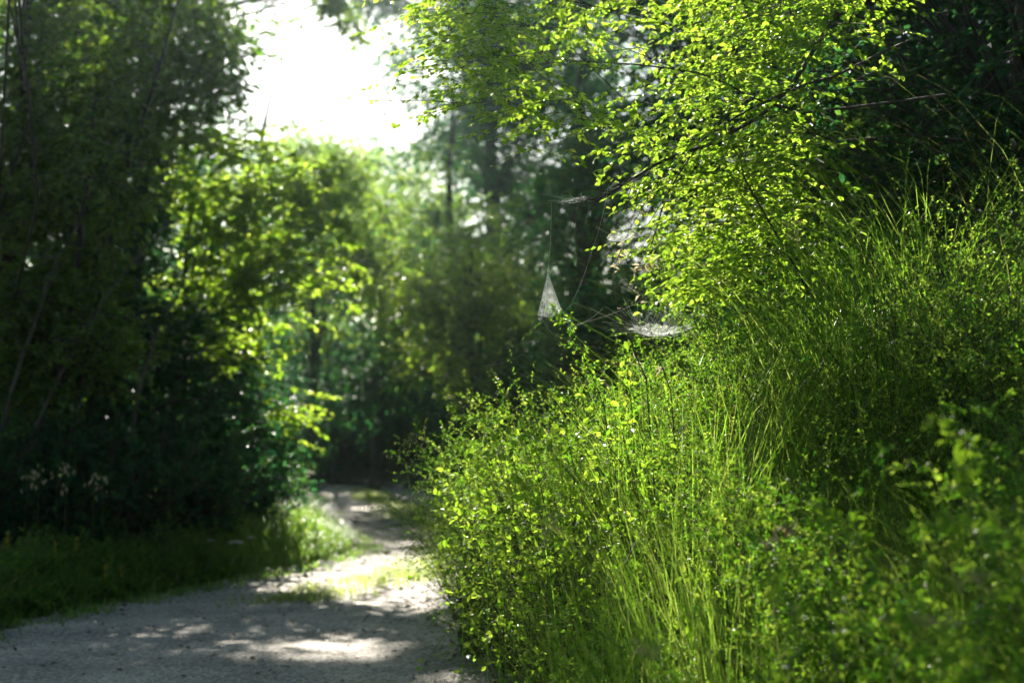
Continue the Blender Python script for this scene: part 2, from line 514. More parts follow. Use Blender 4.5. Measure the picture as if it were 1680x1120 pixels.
# -- left side of the track
tree("broadleaf_tree", "dark dense tree at the far left edge, in front of the other left trees", "tree", (-5.6, 14.6), W(20, -700, 14.6), .11,
     np.concatenate([region([(-260, -600), (120, -600), (170, 0), (150, 300), (120, 640), (-260, 640)], 13.6, 16.6, 165, rg),
                     np.stack([rg.uniform(-8, -1.2, 170), rg.uniform(-6, 9, 170), rg.uniform(6, 9.5, 170)], -1)]),  # unseen clumps over the camera, added to block light from above
     .55, 13, 13, .075, 1, M_LEAF, group=LT, bend=(.3, 0, 0), limbs=.12, limb_r=.012)
tree("broadleaf_tree", "tall tree with a dark upright trunk standing against the sky at upper left", "tree", (-4.9, 17.5), W(225, -500, 17.5), .13,
     np.concatenate([region([(90, -500), (420, -500), (400, -20), (380, 70), (335, 160), (300, 165), (270, 100), (190, 60), (160, 260), (90, 300)], 15.5, 18.5, 70, rg),
                     region([(230, 110), (330, 165), (330, 230), (220, 240)], 16, 18.5, 9, rg),
                     region([(290, -60), (410, -60), (385, 70), (335, 160), (300, 165), (285, 60)], 16, 18.5, 16, rg),
                     region([(60, 0), (200, 0), (230, 300), (60, 400)], 15.5, 18.5, 24, rg)]),
     .50, 13, 13, .075, 2, M_LEAF, group=LT, bend=(.2, 0, 0), limbs=.5, limb_r=.018)
tree("broadleaf_tree", "sunlit tree with bright yellow-green leaves leaning over the bend of the track", "tree", (-4.3, 18.6), W(330, 240, 18.6), .09,
     np.concatenate([region([(230, 240), (330, 215), (440, 215), (530, 280), (560, 380), (575, 450), (560, 520), (500, 600), (400, 610), (250, 520)], 17.5, 18.7, 150, rg),
                     region([(430, 400), (575, 400), (570, 530), (480, 560)], 17, 18, 14, rg),
                     region([(420, 640), (510, 650), (515, 700), (460, 710)], 17, 18, 5, rg)]),
     .42, 13, 14, .085, 3, M_NEAR, group=LT, bend=(-.2, 0, 0), limb_r=.014, limbs=.5, tint=(.55, .25), dens=.5, flat=.3)
tree("broadleaf_tree", "shaded tree filling the dark middle of the left side, behind the leaning stems", "tree", (-4.6, 16.4), W(230, 150, 16.4), .09,
     region([(40, 200), (200, 230), (240, 400), (330, 560), (440, 640), (440, 720), (40, 720)], 15.2, 17.4, 95, rg),
     .48, 12, 13, .07, 4, M_LEAF_SHADED, group=LT, bend=(-.4, 0, 0))
tree("broadleaf_tree", "dim tree behind the sunlit one, where the track bends out of sight", "tree", (-5.3, 25.5), W(440, 150, 25), .14,
     region([(330, 250), (520, 300), (560, 520), (545, 640), (480, 780), (380, 790), (330, 600)], 22, 27, 90, rg),
     .6, 12, 12, .085, 5, M_LEAF_SHADED, group=LT)
tree("broadleaf_tree", "leafy tree in the front row of the left side, before the thin leaning stems", "tree", (-5.0, 14.0), W(150, 60, 14), .06,
     np.concatenate([region([(-60, 120), (150, 60), (190, 200), (210, 420), (260, 640), (-60, 640)], 13.2, 15.4, 85, rg),
                     region([(180, -60), (280, -60), (270, 120), (180, 140)], 14, 16, 10, rg)]),
     .45, 13, 13, .065, 9, M_LEAF, group=LT, bend=(.2, 0, 0), limbs=.2, limb_r=.012)
# tall crown whose unseen upper limbs are added above the view to dapple the gravel
road_shade = W(rg.uniform(-150, 760, 500), rg.uniform(985, 1150, 500), 1)
road_shade = np.stack([road_shade[:, 0], 0 * road_shade[:, 0] + 1, road_shade[:, 2] - CAM_Z], -1)
road_shade = road_shade * (-CAM_Z / road_shade[:, 2])[:, None] + (0, 0, CAM_Z)
road_shade = (road_shade + SUN * rg.uniform(17, 22, (500, 1)))  # clumps stepped up the sun rays, out of view, to shade the gravel
road_shade = clear_lanes(clear_lanes(road_shade, .25, rg, .0, .06, .6), .35, rg, .0, .1, .6, LEFTLIT)[:190]
tree("canopy_tree", "tall tree whose upper limbs, added out of view for shade, arch over the track above the left side", "tree", (-7.6, 21), (-5.5, 21, 13.5), .2,
     np.concatenate([np.stack([rg.uniform(-8.5, -2.2, 95), rg.uniform(19.5, 25, 95), rg.uniform(8.9, 12.2, 95)], -1)]),
     .8, 12, 11, .09, 6, M_LEAF, group=LT, bend=(-.5, 0, 0), limb_r=.035, shade=road_shade)

tree("broadleaf_tree", "dark tree of the second row behind the far left edge tree", "tree", (-9.5, 23), W(-60, -500, 23), .18,
     region([(-500, -600), (190, -600), (190, 640), (-500, 640)], 20, 25, 130, rg),
     .85, 12, 13, .10, 7, M_LEAF_SHADED, group=LT)
tree("broadleaf_tree", "dark tree of the second row behind the trunk that stands against the sky", "tree", (-7.8, 27), W(290, 0, 27), .18,
     region([(120, 120), (330, 180), (430, 260), (450, 700), (100, 700)], 24, 29, 110, rg),
     .8, 12, 13, .10, 8, M_LEAF_SHADED, group=LT)

# thin bare leaning stems in the shade on the left
LS = "bare stems leaning in the shade on the left"
for i, (x0, y0, x1, y1, D, r_, lb) in enumerate([
        (20, 640, 150, 330, 13.2, .020, "thin grey stem leaning right at the far left, longest of the bare stems"),
        (60, 700, 215, 450, 13.4, .018, "thin grey stem leaning right, second bare stem from the left edge"),
        (222, 690, 280, 520, 14.0, .022, "short pale stem leaning right below the sunlit leaves"),
        (130, 640, 262, 110, 14.4, .030, "long dark stem rising to the sky gap at upper left")]):
    a_ = W(x0, y0, D); b_ = W(x1, y1, D)
    dr_ = b_ - a_
    g0 = a_ - dr_ * ((a_[2] - ground_z(a_[0], a_[1])) / dr_[2]); g0[0] = a_[0] - (a_[0] - g0[0]) * .5
    g0[2] = ground_z(g0[0], g0[1]) - .1
    t = thing("leaning_stem", lb, "bare stem", g0, LS)
    P = np.concatenate([curve_pts(g0, a_, (0, 0, 0), 5, .01)[0][:-1], curve_pts(a_, b_ + dr_ * .35, dr_ * 0 + (-.08, 0, .05), 9, .012)[0]])
    w_ = MB(); add_tubes(w_, P, r_ * np.linspace(1.1, .3, len(P)), 6)
    tw = curve_pts(np.repeat(P[5:11], 2, 0), np.repeat(P[5:11], 2, 0) + R.normal(0, .22, (12, 3)) + (0, 0, .25), R.normal(0, .03, (12, 3)), 5)
    add_tubes(w_, tw, np.linspace(1, .3, 5) * r_ * .3, 3)
    w_.build("stem", M_BARK_PALE if i < 3 else M_BARK, t, smooth=True)

# -- background across the bend
BT = "trees beyond the bend of the track"
tree("background_tree", "hazy light green tree just below the bright gap in the sky", "tree", (-4.6, 33), W(510, 240, 33), .16,
     region([(430, 210), (480, 185), (540, 225), (600, 260), (650, 330), (640, 470), (560, 560), (470, 500)], 30, 35, 75, rg),
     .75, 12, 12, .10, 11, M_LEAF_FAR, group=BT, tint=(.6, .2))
tree("background_tree", "hazy tree with yellowish leaf clusters right of the sky gap, beyond the bend", "tree", (-1.6, 36), W(740, 150, 36), .2,
     region([(600, 330), (680, 230), (760, 290), (860, 360), (880, 520), (800, 600), (660, 560), (590, 450)], 31, 36, 80, rg),
     .75, 12, 12, .10, 12, M_LEAF_FAR, group=BT, tint=(.55, .22))
tree("background_tree", "tall dark blue-green tree edging the sky gap on its right", "tree", (-.6, 42), W(800, -500, 42), .28,
     np.concatenate([region([(640, -300), (1000, -300), (1000, 330), (900, 420), (790, 330), (690, 250), (670, 180), (640, 90), (615, 20)], 38, 44, 300, rg),
                     region([(600, -20), (690, 0), (700, 250), (650, 240), (670, 150)], 38, 42, 16, rg),
                     region([(400, -70), (660, -70), (640, 5), (520, -5), (430, 12)], 38, 44, 26, rg),
                     region([(560, 60), (650, 60), (650, 110), (560, 130)], 38, 41, 3, rg),
                     region([(575, 145), (625, 150), (620, 175), (575, 172)], 40, 41, 2, rg),
                     region([(590, 205), (640, 205), (640, 240), (590, 240)], 40, 41, 2, rg)]),
     .95, 13, 13, .12, 13, M_LEAF_SHADED, group=BT)
tree("background_tree", "dark tree right behind the spider web cone, mostly in shade", "tree", (1.3, 27), W(960, 0, 27), .18,
     region([(880, 200), (1130, 150), (1160, 560), (1000, 640), (900, 560), (870, 400)], 22, 27, 95, rg),
     .7, 12, 13, .085, 14, M_LEAF_SHADED, group=BT)
tree("background_tree", "low tree with olive leaf clusters left of the spider web cone", "tree", (-.6, 26), W(770, 380, 26), .10,
     region([(640, 430), (760, 390), (870, 400), (900, 520), (860, 600), (760, 640), (660, 600), (620, 500)], 24, 27.5, 60, rg),
     .55, 12, 13, .08, 15, M_LEAF_FAR, group=BT, tint=(.5, .25))
tree("background_tree", "dark understorey tree closing the view above the end of the track", "tree", (-3.4, 38), W(620, 400, 38), .16,
     np.concatenate([region([(440, 520), (850, 560), (850, 800), (440, 800)], 37, 43, 190, rg),
                     region([(450, 520), (720, 520), (720, 690), (450, 690)], 31.5, 33.5, 44, rg)]),
     .8, 12, 12, .10, 16, M_LEAF_SHADED, group=BT)
tree("background_tree", "palest and farthest tree, half lost in the glow under the sky gap", "tree", (-9, 62), W(540, 215, 62), .25,
     region([(400, 250), (500, 190), (560, 235), (640, 250), (740, 230), (740, 400), (400, 420)], 58, 66, 90, rg),
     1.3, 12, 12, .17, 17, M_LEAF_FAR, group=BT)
tree("background_tree", "broad distant tree behind the dark tall one", "tree", (4, 60), W(900, -100, 60), .3,
     region([(700, -100), (1200, -250), (1250, 500), (700, 500)], 55, 62, 110, rg),
     1.6, 12, 12, .19, 18, M_LEAF_SHADED, group=BT)
# the wood beyond, read as one mass
dw = np.concatenate([region([(-700, -350), (330, -200), (400, 240), (560, 250), (740, 250), (800, -200), (2300, -350), (2300, 800), (-700, 800)], 66, 80, 640, rg),
                     region([(-500, 450), (2000, 450), (2000, 790), (-500, 790)], 46, 56, 260, rg),
                     np.stack([rg.uniform(-32, 34, 330), rg.uniform(-26, -11, 330), rg.uniform(0, 14, 330)], -1),  # behind and beside the camera: unseen foliage added to block sky light
                     np.stack([rg.uniform(15, 28, 260), rg.uniform(-12, 50, 260), rg.uniform(0, 16, 260)], -1),
                     np.stack([rg.uniform(-28, -16, 150), rg.uniform(-12, 12, 150), rg.uniform(0, 14, 150)], -1)])
lf = MB(); wd = MB()
sprays(lf, wd, dw, rg.uniform(1.6, 3.2, len(dw)), 14, 14, .26, rg, wood=False, aspect=.75)
tag(lf.build("distant_wood", M_LEAF_SHADED), "dark wood closing the view behind all the trees, with unseen foliage added round the camera to block light", None, kind="stuff")
# bare dark trunks standing in the gloom at the end of the track
for (px, D, lean, lb) in [(612, 34, .1, "thickest dark trunk right of the end of the track"),
                          (548, 36, -.15, "slender dark trunk at the middle of the track's far end"),
                          (655, 37, .25, "slender dark trunk just left of the bushy bank's tip"),
                          (486, 35, -.3, "slender dark trunk left of the track's far end")]:
    b0 = W(px, 800, D)
    top_ = b0 + (lean * 3, .3, 6.5)
    tree("shaded_tree", lb, "tree", (b0[0], b0[1]), top_, .15 if px == 612 else .09,
         top_ + R.normal(0, 1, (9, 3)) * (1.3, 1, .9), .8, 12, 12, .1, int(px), M_LEAF_SHADED, group="bare trunks at the end of the track")

# -- right side
# unseen leaf clumps added between the sun and the near bank to shade it
near_shade = np.concatenate([W(rg.uniform(950, 1800, 4000), rg.uniform(760, 1230, 4000), rg.uniform(2.8, 5.0, 4000)) + SUN * rg.uniform(6.5, 24, (4000, 1)),
                             W(rg.uniform(1470, 1850, 110), rg.uniform(520, 880, 110), rg.uniform(4, 6, 110)) + SUN * rg.uniform(4.4, 9.5, (110, 1))])
near_shade = clear_lanes(clear_lanes(near_shade, .25, rg, .0, .08, .6), .3, rg, .0, .18, .6, CREST)
_q = 840 + near_shade[:, 0] / near_shade[:, 1] * F_PX; _p = HORIZON - (near_shade[:, 2] - CAM_Z) / near_shade[:, 1] * F_PX
near_shade = rg.permutation(near_shade[(_p < -200) | (_q > 1400)])[:420]
RT = "trees on top of the right bank"
far_shade = np.concatenate([W(rg.uniform(770, 1800, 3500), rg.uniform(870, 1250, 3500), rg.uniform(3.6, 9, 3500)) + SUN * rg.uniform(11, 19, (3500, 1)),
                            W(rg.uniform(1420, 1800, 130), rg.uniform(560, 860, 130), rg.uniform(4, 7, 130)) + SUN * rg.uniform(10.8, 15, (130, 1))])
far_shade = clear_lanes(clear_lanes(far_shade, .25, rg, .0, .08, .6), .35, rg, .0, .2, .6, CREST)  # unseen clumps high over the track, added to shade the lower bank
_q = 840 + far_shade[:, 0] / far_shade[:, 1] * F_PX; _p = HORIZON - (far_shade[:, 2] - CAM_Z) / far_shade[:, 1] * F_PX
far_shade = rg.permutation(far_shade[(_p < -70) | (_q > 1400)])[:420]
tree("bank_tree", "black-shaded dense tree filling the top right corner", "tree", (3.3, 8.2), (3.6, 8.6, 8.0), .16,
     np.concatenate([region([(1330, -700), (2150, -700), (2150, 380), (1330, 360)], 7.2, 9.5, 120, rg),
                     np.stack([rg.uniform(1.5, 5, 50), rg.uniform(7.5, 11, 50), rg.uniform(5, 8, 50)], -1),
                     np.stack([rg.uniform(-1.5, 7, 230), rg.uniform(-7, 7.6, 230), rg.uniform(5.4, 8.8, 230)], -1)]),  # crown stretched unseen over the camera to cut the sky light
     .45, 12, 13, .06, 31, M_LEAF_SHADED, group=RT, bend=(-.3, 0, 0), limb_r=.011, limbs=.25, shade=near_shade)
tree("bank_tree", "dark tree behind the bright overhanging branches at the right", "tree", (3.0, 11.5), (2.9, 12, 8.4), .15,
     region([(1120, -500), (1700, -500), (1700, 450), (1250, 450), (1130, 330)], 10.5, 13, 110, rg),
     .6, 12, 13, .065, 32, M_LEAF_SHADED, group=RT)
tree("bank_tree", "farther dark tree behind the top of the bushy bank", "tree", (3.8, 17), (3.4, 17, 9.5), .18,
     np.concatenate([region([(1050, -200), (1600, -200), (1600, 500), (1060, 560)], 15, 18.5, 80, rg),
                     np.stack([rg.uniform(.2, 9, 120), rg.uniform(13, 21, 120), rg.uniform(7, 12, 120)], -1)]),  # upper clumps out of view, added to keep sun off the hollow
     .85, 12, 12, .08, 33, M_LEAF_SHADED, group=RT, shade=far_shade, limb_r=.014, limbs=.2)
# the hornbeam whose lit sprays hang in focus
tree("bank_tree", "black-shaded tree closing the hollow behind the top right corner tree", "tree", (6.5, 14), (6.3, 14, 9), .18,
     region([(1330, -500), (2200, -500), (2200, 420), (1250, 520)], 12.5, 16, 190, rg),
     .8, 12, 13, .09, 35, M_LEAF_SHADED, group=RT)
o_poly = [(700, -60), (1330, -120), (1400, 60), (1330, 160), (1300, 330), (1230, 420), (1120, 440), (1090, 380), (1130, 300), (1060, 290),
          (1000, 235), (940, 235), (900, 150), (770, 150), (740, 60)]
hb = np.concatenate([region(o_poly, 5.7, 7.0, 120, rg),
                     region([(760, -60), (1300, -60), (1280, 150), (960, 210), (800, 140)], 6.4, 7.6, 40, rg),
                     region([(1150, 370), (1320, 350), (1300, 440), (1150, 440)], 6.2, 7.0, 16, rg),
                     region([(1250, -60), (1420, -60), (1380, 100), (1300, 200)], 6.0, 7.2, 8, rg)])
tree("hornbeam_tree", "sunlit tree with bright yellow-green leaf sprays hanging over the track from the right", "tree", (3.3, 8.0), (2.9, 7.4, 6.0), .07,
     np.concatenate([hb[rg.permutation(len(hb))[:145]], region([(700, -70), (1080, -70), (1060, 60), (950, 110), (770, 100)], 6.3, 7.3, 34, rg)]), .33, 15, 18, .030, 34, M_NEAR, bark=M_TWIG, hi=True, bend=(-.3, 0, 0), limb_r=.006, tw_r=.0022, limbs=.28, droop=.20, flat=.09,
     bias=(-.45, -.1, -.1), aspect=.58, tint=(.55, .22),
     extra=[([(1420, -60, 6.6), (1290, 170, 6.2), (1180, 225, 6.0), (1080, 262, 5.9), (1030, 300, 5.9), (985, 322, 5.9), (932, 330, 5.9)], .011),
            ([(1500, 60, 6.4), (1390, 110, 6.2), (1280, 150, 6.1), (1150, 215, 6.0), (1090, 330, 5.9), (1070, 400, 5.9)], .008),
            ([(1560, 150, 6.4), (1300, 190, 6.2), (1180, 120, 6.2), (1000, 90, 6.2), (860, 100, 6.4)], .007),
            ([(1330, 480, 5.9), (1260, 350, 5.9), (1205, 240, 5.9), (1190, 190, 5.9)], .006)])
tree("young_tree", "small sunlit tree between the overhanging sprays and the top of the bank", "tree", (1.9, 8.6), (1.6, 8.4, 3.3), .03,
     np.concatenate([region([(1060, 250), (1250, 150), (1400, 200), (1380, 330), (1300, 450), (1140, 480), (1110, 440), (1130, 360)], 7.6, 9.2, 62, rg)]),
     .28, 8, 11, .05, 36, M_NEAR, bark=M_TWIG, hi=True, group=RT, limb_r=.008, tw_r=.002, droop=.25, flat=.5, bias=(-.2, -.2, 0), tint=(.5, .22))

# ------------------------------------------------------------------ shrubs
def shrub_geo(lf, wd, base, H, Rr, stems, side, per, L, rng, aspect=.55, tint=(.5, .22), lean=(0, 0), wr=.004, hi=False):
    """stems fan out of the foot, each carries side twigs thick with small leaves"""
    K = 7
    a = rng.uniform(0, 2 * pi, stems); rr = Rr * np.sqrt(rng.uniform(.02, 1, stems))
    h = H * rng.uniform(.62, 1.05, stems) * (1 - .35 * (rr / Rr) ** 2)
    foot = base + np.stack([np.cos(a) * rr * .25, np.sin(a) * rr * .25, 0 * a], -1)
    tip = base + np.stack([np.cos(a) * rr + lean[0] * h, np.sin(a) * rr + lean[1] * h, h], -1)
    bend = np.stack([-np.cos(a) * rr * .22, -np.sin(a) * rr * .22, h * .10], -1) + rng.normal(0, .03, (stems, 3)) * H
    P = curve_pts(foot, tip, bend, K, .008 * H, rng)
    add_tubes(wd, P, np.linspace(1, .3, K) * wr, 4)
    # side twigs
    s = rng.uniform(.04, 1.0, (stems, side)) ** .9
    i0 = np.clip((s * (K - 1)).astype(int), 0, K - 2); fr = s * (K - 1) - i0
    idx = np.arange(stems)[:, None]
    o = P[idx, i0] * (1 - fr[..., None]) + P[idx, i0 + 1] * fr[..., None]
    tg = nrm(P[idx, i0 + 1] - P[idx, i0])
    d = nrm(tg * .55 + rng.normal(0, .75, (stems, side, 3)))
    ln = H * rng.uniform(.10, .26, (stems, side)) * (1.2 - .5 * s)
    T = stems * side
    o = o.reshape(-1, 3); d = d.reshape(-1, 3); ln = ln.reshape(-1)
    q = np.linspace(0, 1, 4)[None, :, None]
    bow = rng.normal(0, .12, (T, 3)) * ln[:, None] - np.array([0, 0, .12]) * ln[:, None]
    add_tubes(wd, o[:, None] + d[:, None] * q * ln[:, None, None] + bow[:, None] * q ** 2, np.linspace(1, .5, 4) * wr * .32, 3)
    u = rng.uniform(.05, 1.03, (T, per))[..., None]
    pos = o[:, None] + d[:, None] * u * ln[:, None, None] + bow[:, None] * u ** 2
    A = d[:, None] * .7 + rng.normal(0, .65, (T, per, 3))
    N = np.array([0, 0, 1.]) + rng.normal(0, .7, (T, per, 3))
    LL = L * rng.uniform(.6, 1.3, T * per)
    tn = np.clip(tint[0] + tint[1] * (np.repeat(rng.normal(0, .6, T), per) + .6 * rng.normal(0, 1, T * per)), 0, 1)
    add_leaves(lf, pos.reshape(-1, 3), A.reshape(-1, 3), N.reshape(-1, 3), LL, LL * aspect, tn, hi=hi)


def shrub(name, label, x, y, H, Rr, stems, side, per, L, seed, mat=None, group=None, cat="shrub", **kw):
    rng = np.random.default_rng(seed)
    b0 = np.array([x, y, float(ground_z(x, y)) - .03])
    t = thing(name, label, cat, b0, group)
    lf = MB(); wd = MB()
    shrub_geo(lf, wd, b0, H, Rr, stems, side, per, L, rng, **kw)
    wd.build("stems", M_TWIG, t); lf.build("foliage", mat or M_SHRUB, t)
    return t


# undergrowth in the shade along the left
LB = "dark bushes under the left trees"
for i, (px, D, H, Rr, lb) in enumerate([
        (-40, 13.2, 1.9, 1.0, "dark bush at the far left edge behind the verge grass"),
        (110, 13.6, 1.7, .9, "dark bush behind the pale seed heads on the left verge"),
        (235, 14.3, 1.8, .9, "dark bush below the short pale leaning stem"),
        (330, 15.2, 1.6, .9, "dark bush behind the white umbel flowers"),
        (420, 17.2, 1.6, .9, "dark green bush between the umbel flowers and the sunlit grass point"),
        (455, 20.5, 1.6, .9, "farthest dark bush on the left, near the end of the track"),
        (180, 15.6, 2.4, 1.2, "tall dark bush in the second row of the left undergrowth"),
        (20, 15.2, 2.6, 1.2, "tallest dark bush at far left, under the edge tree"),
        (360, 18, 2.2, 1.2, "tall dark bush under the sunlit left tree")]):
    g = W(px, 800, D)
    shrub("woodland_shrub", lb, g[0], D, H, Rr, 60, 9, 9, .07, 100 + i, M_LEAF_SHADED, LB, aspect=.6, wr=.008)
for i, (px, D, H, lb) in enumerate([
        (470, 36.5, 2.6, "low dark bush left of the end of the track"),
        (560, 38, 2.8, "low dark bush closing the end of the track"),
        (700, 36, 3.2, "low dark bush right of the end of the track"),
        (780, 30, 2.6, "dark bush behind the left tip of the bushy bank"),
        (870, 26, 3.0, "dark bush behind the middle of the bushy bank"),
        (980, 22, 3.4, "dark bush behind the highest spider webs"),
        (620, 37, 2.6, "low dark bush in front of the thickest trunk at the end of the track")]):
    g = W(px, 800, D)
    shrub("woodland_shrub", lb, g[0], D, H, 1.7, 120, 10, 9, .10, 130 + i, M_LEAF_SHADED, "dark bushes beyond the bend", aspect=.6, wr=.01)

# the bank: named bushes on its skyline, the tangle between them is one mass
TOPX = [640, 700, 740, 830, 900, 980, 1100, 1200, 1300, 1450, 1680, 2000]
TOPY = [800, 745, 700, 650, 575, 520, 505, 455, 405, 335, 245, 160]


def bank_height(x, y, front):
    px = 840 + x / y * F_PX
    py = np.interp(px, TOPX, TOPY) + front * 110
    return CAM_Z + (HORIZON - py) / F_PX * y - ground_z(x, y)


BK = "fine-leaved bushes on the right bank"
for i, (px, D, H, Rr, lb) in enumerate([
        (790, 9.4, 1.35, .5, "leftmost bush of the right bank, its twigs overhanging the gravel"),
        (850, 8.8, 1.55, .46, "bush on the bank just right of the overhanging one"),
        (915, 7.6, 1.60, .42, "bush straight under the spider web cone"),
        (1010, 7.2, 1.65, .42, "bush carrying the low white sheet webs"),
        (1115, 6.8, 1.45, .45, "sunlit bush below the bright overhanging sprays"),
        (1250, 6.3, 1.25, .45, "bush on the bank beside the tallest grass"),
        (1500, 5.6, 1.20, .5, "shaded bush on the upper right of the bank"),
        (1650, 5.0, 1.25, .5, "darkest bush at the right edge of the bank")]):
    x = (px - 840) / F_PX * D
    H = float(np.clip(bank_height(x, D, 0), .5, 2.1))
    shrub("bank_shrub", lb, x, D, H, Rr, 90, 17, 20, .0135, 160 + i, M_SHRUB, BK, aspect=.52, wr=.003, tint=(.58, .25),
          lean=(-.12, 0) if px < 1000 else (0, 0), hi=False)

BR = "brambles with broader leaves on the lit side of the bank"
for i, (px, D, H, lb) in enumerate([(905, 7.2, 1.25, "bramble with broad pale leaves under the web cone"), (985, 6.7, 1.25, "bramble with broad shiny leaves below the low white webs"),
                                    (1075, 6.2, 1.05, "bramble with broad leaves right of the shiny one, beneath the bowl shaped web"),
                                    (840, 8.3, 1.0, "low bramble beside the leftmost bushes"), (1230, 5.3, .9, "shaded bramble among the grass in the middle of the bank")]):
    x = (px - 840) / F_PX * D
    H = H if D < 5.5 else float(np.clip(bank_height(x, D, .35), .5, 1.9))
    shrub("bramble_bush", lb, x, D, H, .34, 26, 9, 6, .036, 260 + i, M_NEAR, BR, aspect=.62, wr=.003, tint=(.5, .25), lean=(-.15, -.1), hi=True)

lf = MB(); wd = MB()
rb = np.random.default_rng(55)
cnt = 0
for D in np.arange(3.0, 13.5, .42):
    for x in np.arange(-.6, 6.0, .36):
        xx = x + rb.uniform(-.14, .14); dd = D + rb.uniform(-.16, .16)
        px = 840 + xx / dd * F_PX
        if xx < xr(dd) + .20 or px > 1880 or px < 715: continue
        if D > 9.5 and px > 1000: continue
        gz = float(ground_z(xx, dd))
        front = max(0., (6.2 - dd)) * 1.25 + max(0., dd - 9) * .5
        H = float(bank_height(xx, dd, front)) * rb.uniform(.8, 1.0)
        edge_t = float(xx - xr(dd))
        H = min(H, .55 + 1.3 * edge_t, 1.9)
        if H < .18: H = .25
        H = min(H, 1.7)
        if px > 980: H *= .95
        near = dd < 4.2
        shrub_geo(lf, wd, np.array([xx, dd, gz - .03]), H, .27, int((15 + 15 * H) * (.7 if px > 980 else 1)), 13, 19, .0135 if not near else .019, rb,
                  wr=.0018, tint=(.48, .26), aspect=.5, lean=(rb.normal(-.30, .25), rb.normal(-.05, .15)))
        cnt += 1
for D in np.arange(6.0, 15, .15):
    for k_ in range(5):
        dd = D + rb.uniform(-.1, .1); xx = float(xr(dd)) + rb.uniform(.06, .6)
        shrub_geo(lf, wd, np.array([xx, dd, float(ground_z(xx, dd)) - .02]), rb.uniform(.25, .75), .24, 13, 9, 10, .019, rb,
                  wr=.0022, tint=(.48, .24), aspect=.6, lean=(rb.normal(-.4, .25), rb.normal(-.2, .2)))
print("bank plants", cnt, "leaves", len(lf.v))
wd.build("undergrowth_stems", M_TWIG)
u0 = bpy.data.objects["undergrowth_stems"]
tag(u0, "tangled thin stems inside the bank undergrowth", None, kind="stuff")
tag(lf.build("undergrowth", M_SHRUB), "tangle of fine-leaved green undergrowth covering the right bank", None, kind="stuff")


# ------------------------------------------------------------------ grass
def add_grass(mb, B, H, w, lean, rng, K=5, tint=(.45, .2), dirn=None, curl=1.0):
    """arching blades: B bases, H heights"""
    n = len(B)
    a = rng.uniform(0, 2 * pi, n) if dirn is None else dirn + rng.normal(0, .9, n)
    d = np.stack([np.cos(a), np.sin(a), 0 * a], -1)
    side = np.stack([-np.sin(a), np.cos(a), 0 * a], -1)
    tw = rng.normal(0, .6, n)[:, None]
    side = nrm(side + d * tw)
    s = np.linspace(0, 1, K)
    ln = (lean * rng.uniform(.3, 1.5, n) * H)[:, None, None]
    sv = s[None, :, None]
    P = B[:, None] + np.array([0, 0, 1.]) * (H[:, None, None] * (sv - .35 * curl * sv ** 3)) + d[:, None] * ln * sv ** 2
    ww = (w * rng.uniform(.6, 1.3, n))[:, None, None] * (np.array([.8, 1, .85, .5, .03]) if K == 5 else np.linspace(1, .05, K))[None, :, None] * .5
    V = np.stack([P - side[:, None] * ww, P + side[:, None] * ww], 2).reshape(n, K * 2, 3)
    i = np.arange(n)[:, None, None] * (K * 2) + (np.arange(K - 1) * 2)[None, :, None]
    f = (i + np.array([0, 1, 3, 2])).reshape(-1, 4)
    tn = np.clip(tint[0] + tint[1] * rng.normal(0, 1, n), 0, 1)
    mb.add(V.reshape(-1, 3), f, np.repeat(tn, K - 1))


rgv = np.random.default_rng(77)
mb = MB()
n = 42000
yy = rgv.uniform(9, 36, n)
yy = 9 + (yy - 9) ** 1.0
off = rgv.exponential(.9, n)
xx = xl(yy) + .06 - off
hh = rgv.uniform(.12, .55, n) * np.clip(.35 + off * 1.2, 0, 1) * (1 + .3 * lump(xx, yy, 2))
add_grass(mb, np.stack([xx, yy, ground_z(xx, yy) - .01], -1), np.clip(hh, .05, .6), .010, .6, rgv, tint=(.42, .2))
xx = xl(yy[:9000]) + .10 + np.abs(rgv.normal(0, .16, 9000)); y9 = yy[:9000]
k_ = lump(xx * 2, y9 * 1.5, 1.5) > 0
add_grass(mb, np.stack([xx[k_], y9[k_], ground_z(xx[k_], y9[k_])], -1), rgv.uniform(.03, .14, k_.sum()), .009, .9, rgv, tint=(.45, .2))
# the little sunlit point of grass where the track bends
n = 9000
yy = rgv.normal(18.0, 1.6, n); off = rgv.exponential(.5, n)
xx = xl(yy) + .05 - off
add_grass(mb, np.stack([xx, yy, ground_z(xx, yy) - .01], -1), rgv.uniform(.25, .75, n) * np.clip(.4 + off, 0, 1), .012, .5, rgv, tint=(.48, .12))
tag(mb.build("verge_grass", M_GRASS), "green grass on the verge along the left edge of the gravel", None, kind="stuff")

mb = MB()
n = 38000
yy = rgv.uniform(8, 34, n)
xx = (xl(yy) + xr(yy)) / 2 + rgv.normal(0, .24, n) + .12 * np.sin(yy)
keep = (lump(xx * .8, yy * .9, 1.6) + rgv.normal(0, .3, n) > .1) & (yy > 11.8)
xx = xx[keep]; yy = yy[keep]
add_grass(mb, np.stack([xx, yy, ground_z(xx, yy)], -1), rgv.uniform(.05, .14, len(xx)), .009, .9, rgv, tint=(.80, .15))
tag(mb.build("track_grass", M_GRASS), "short yellowish grass along the middle of the gravel track", None, kind="stuff")

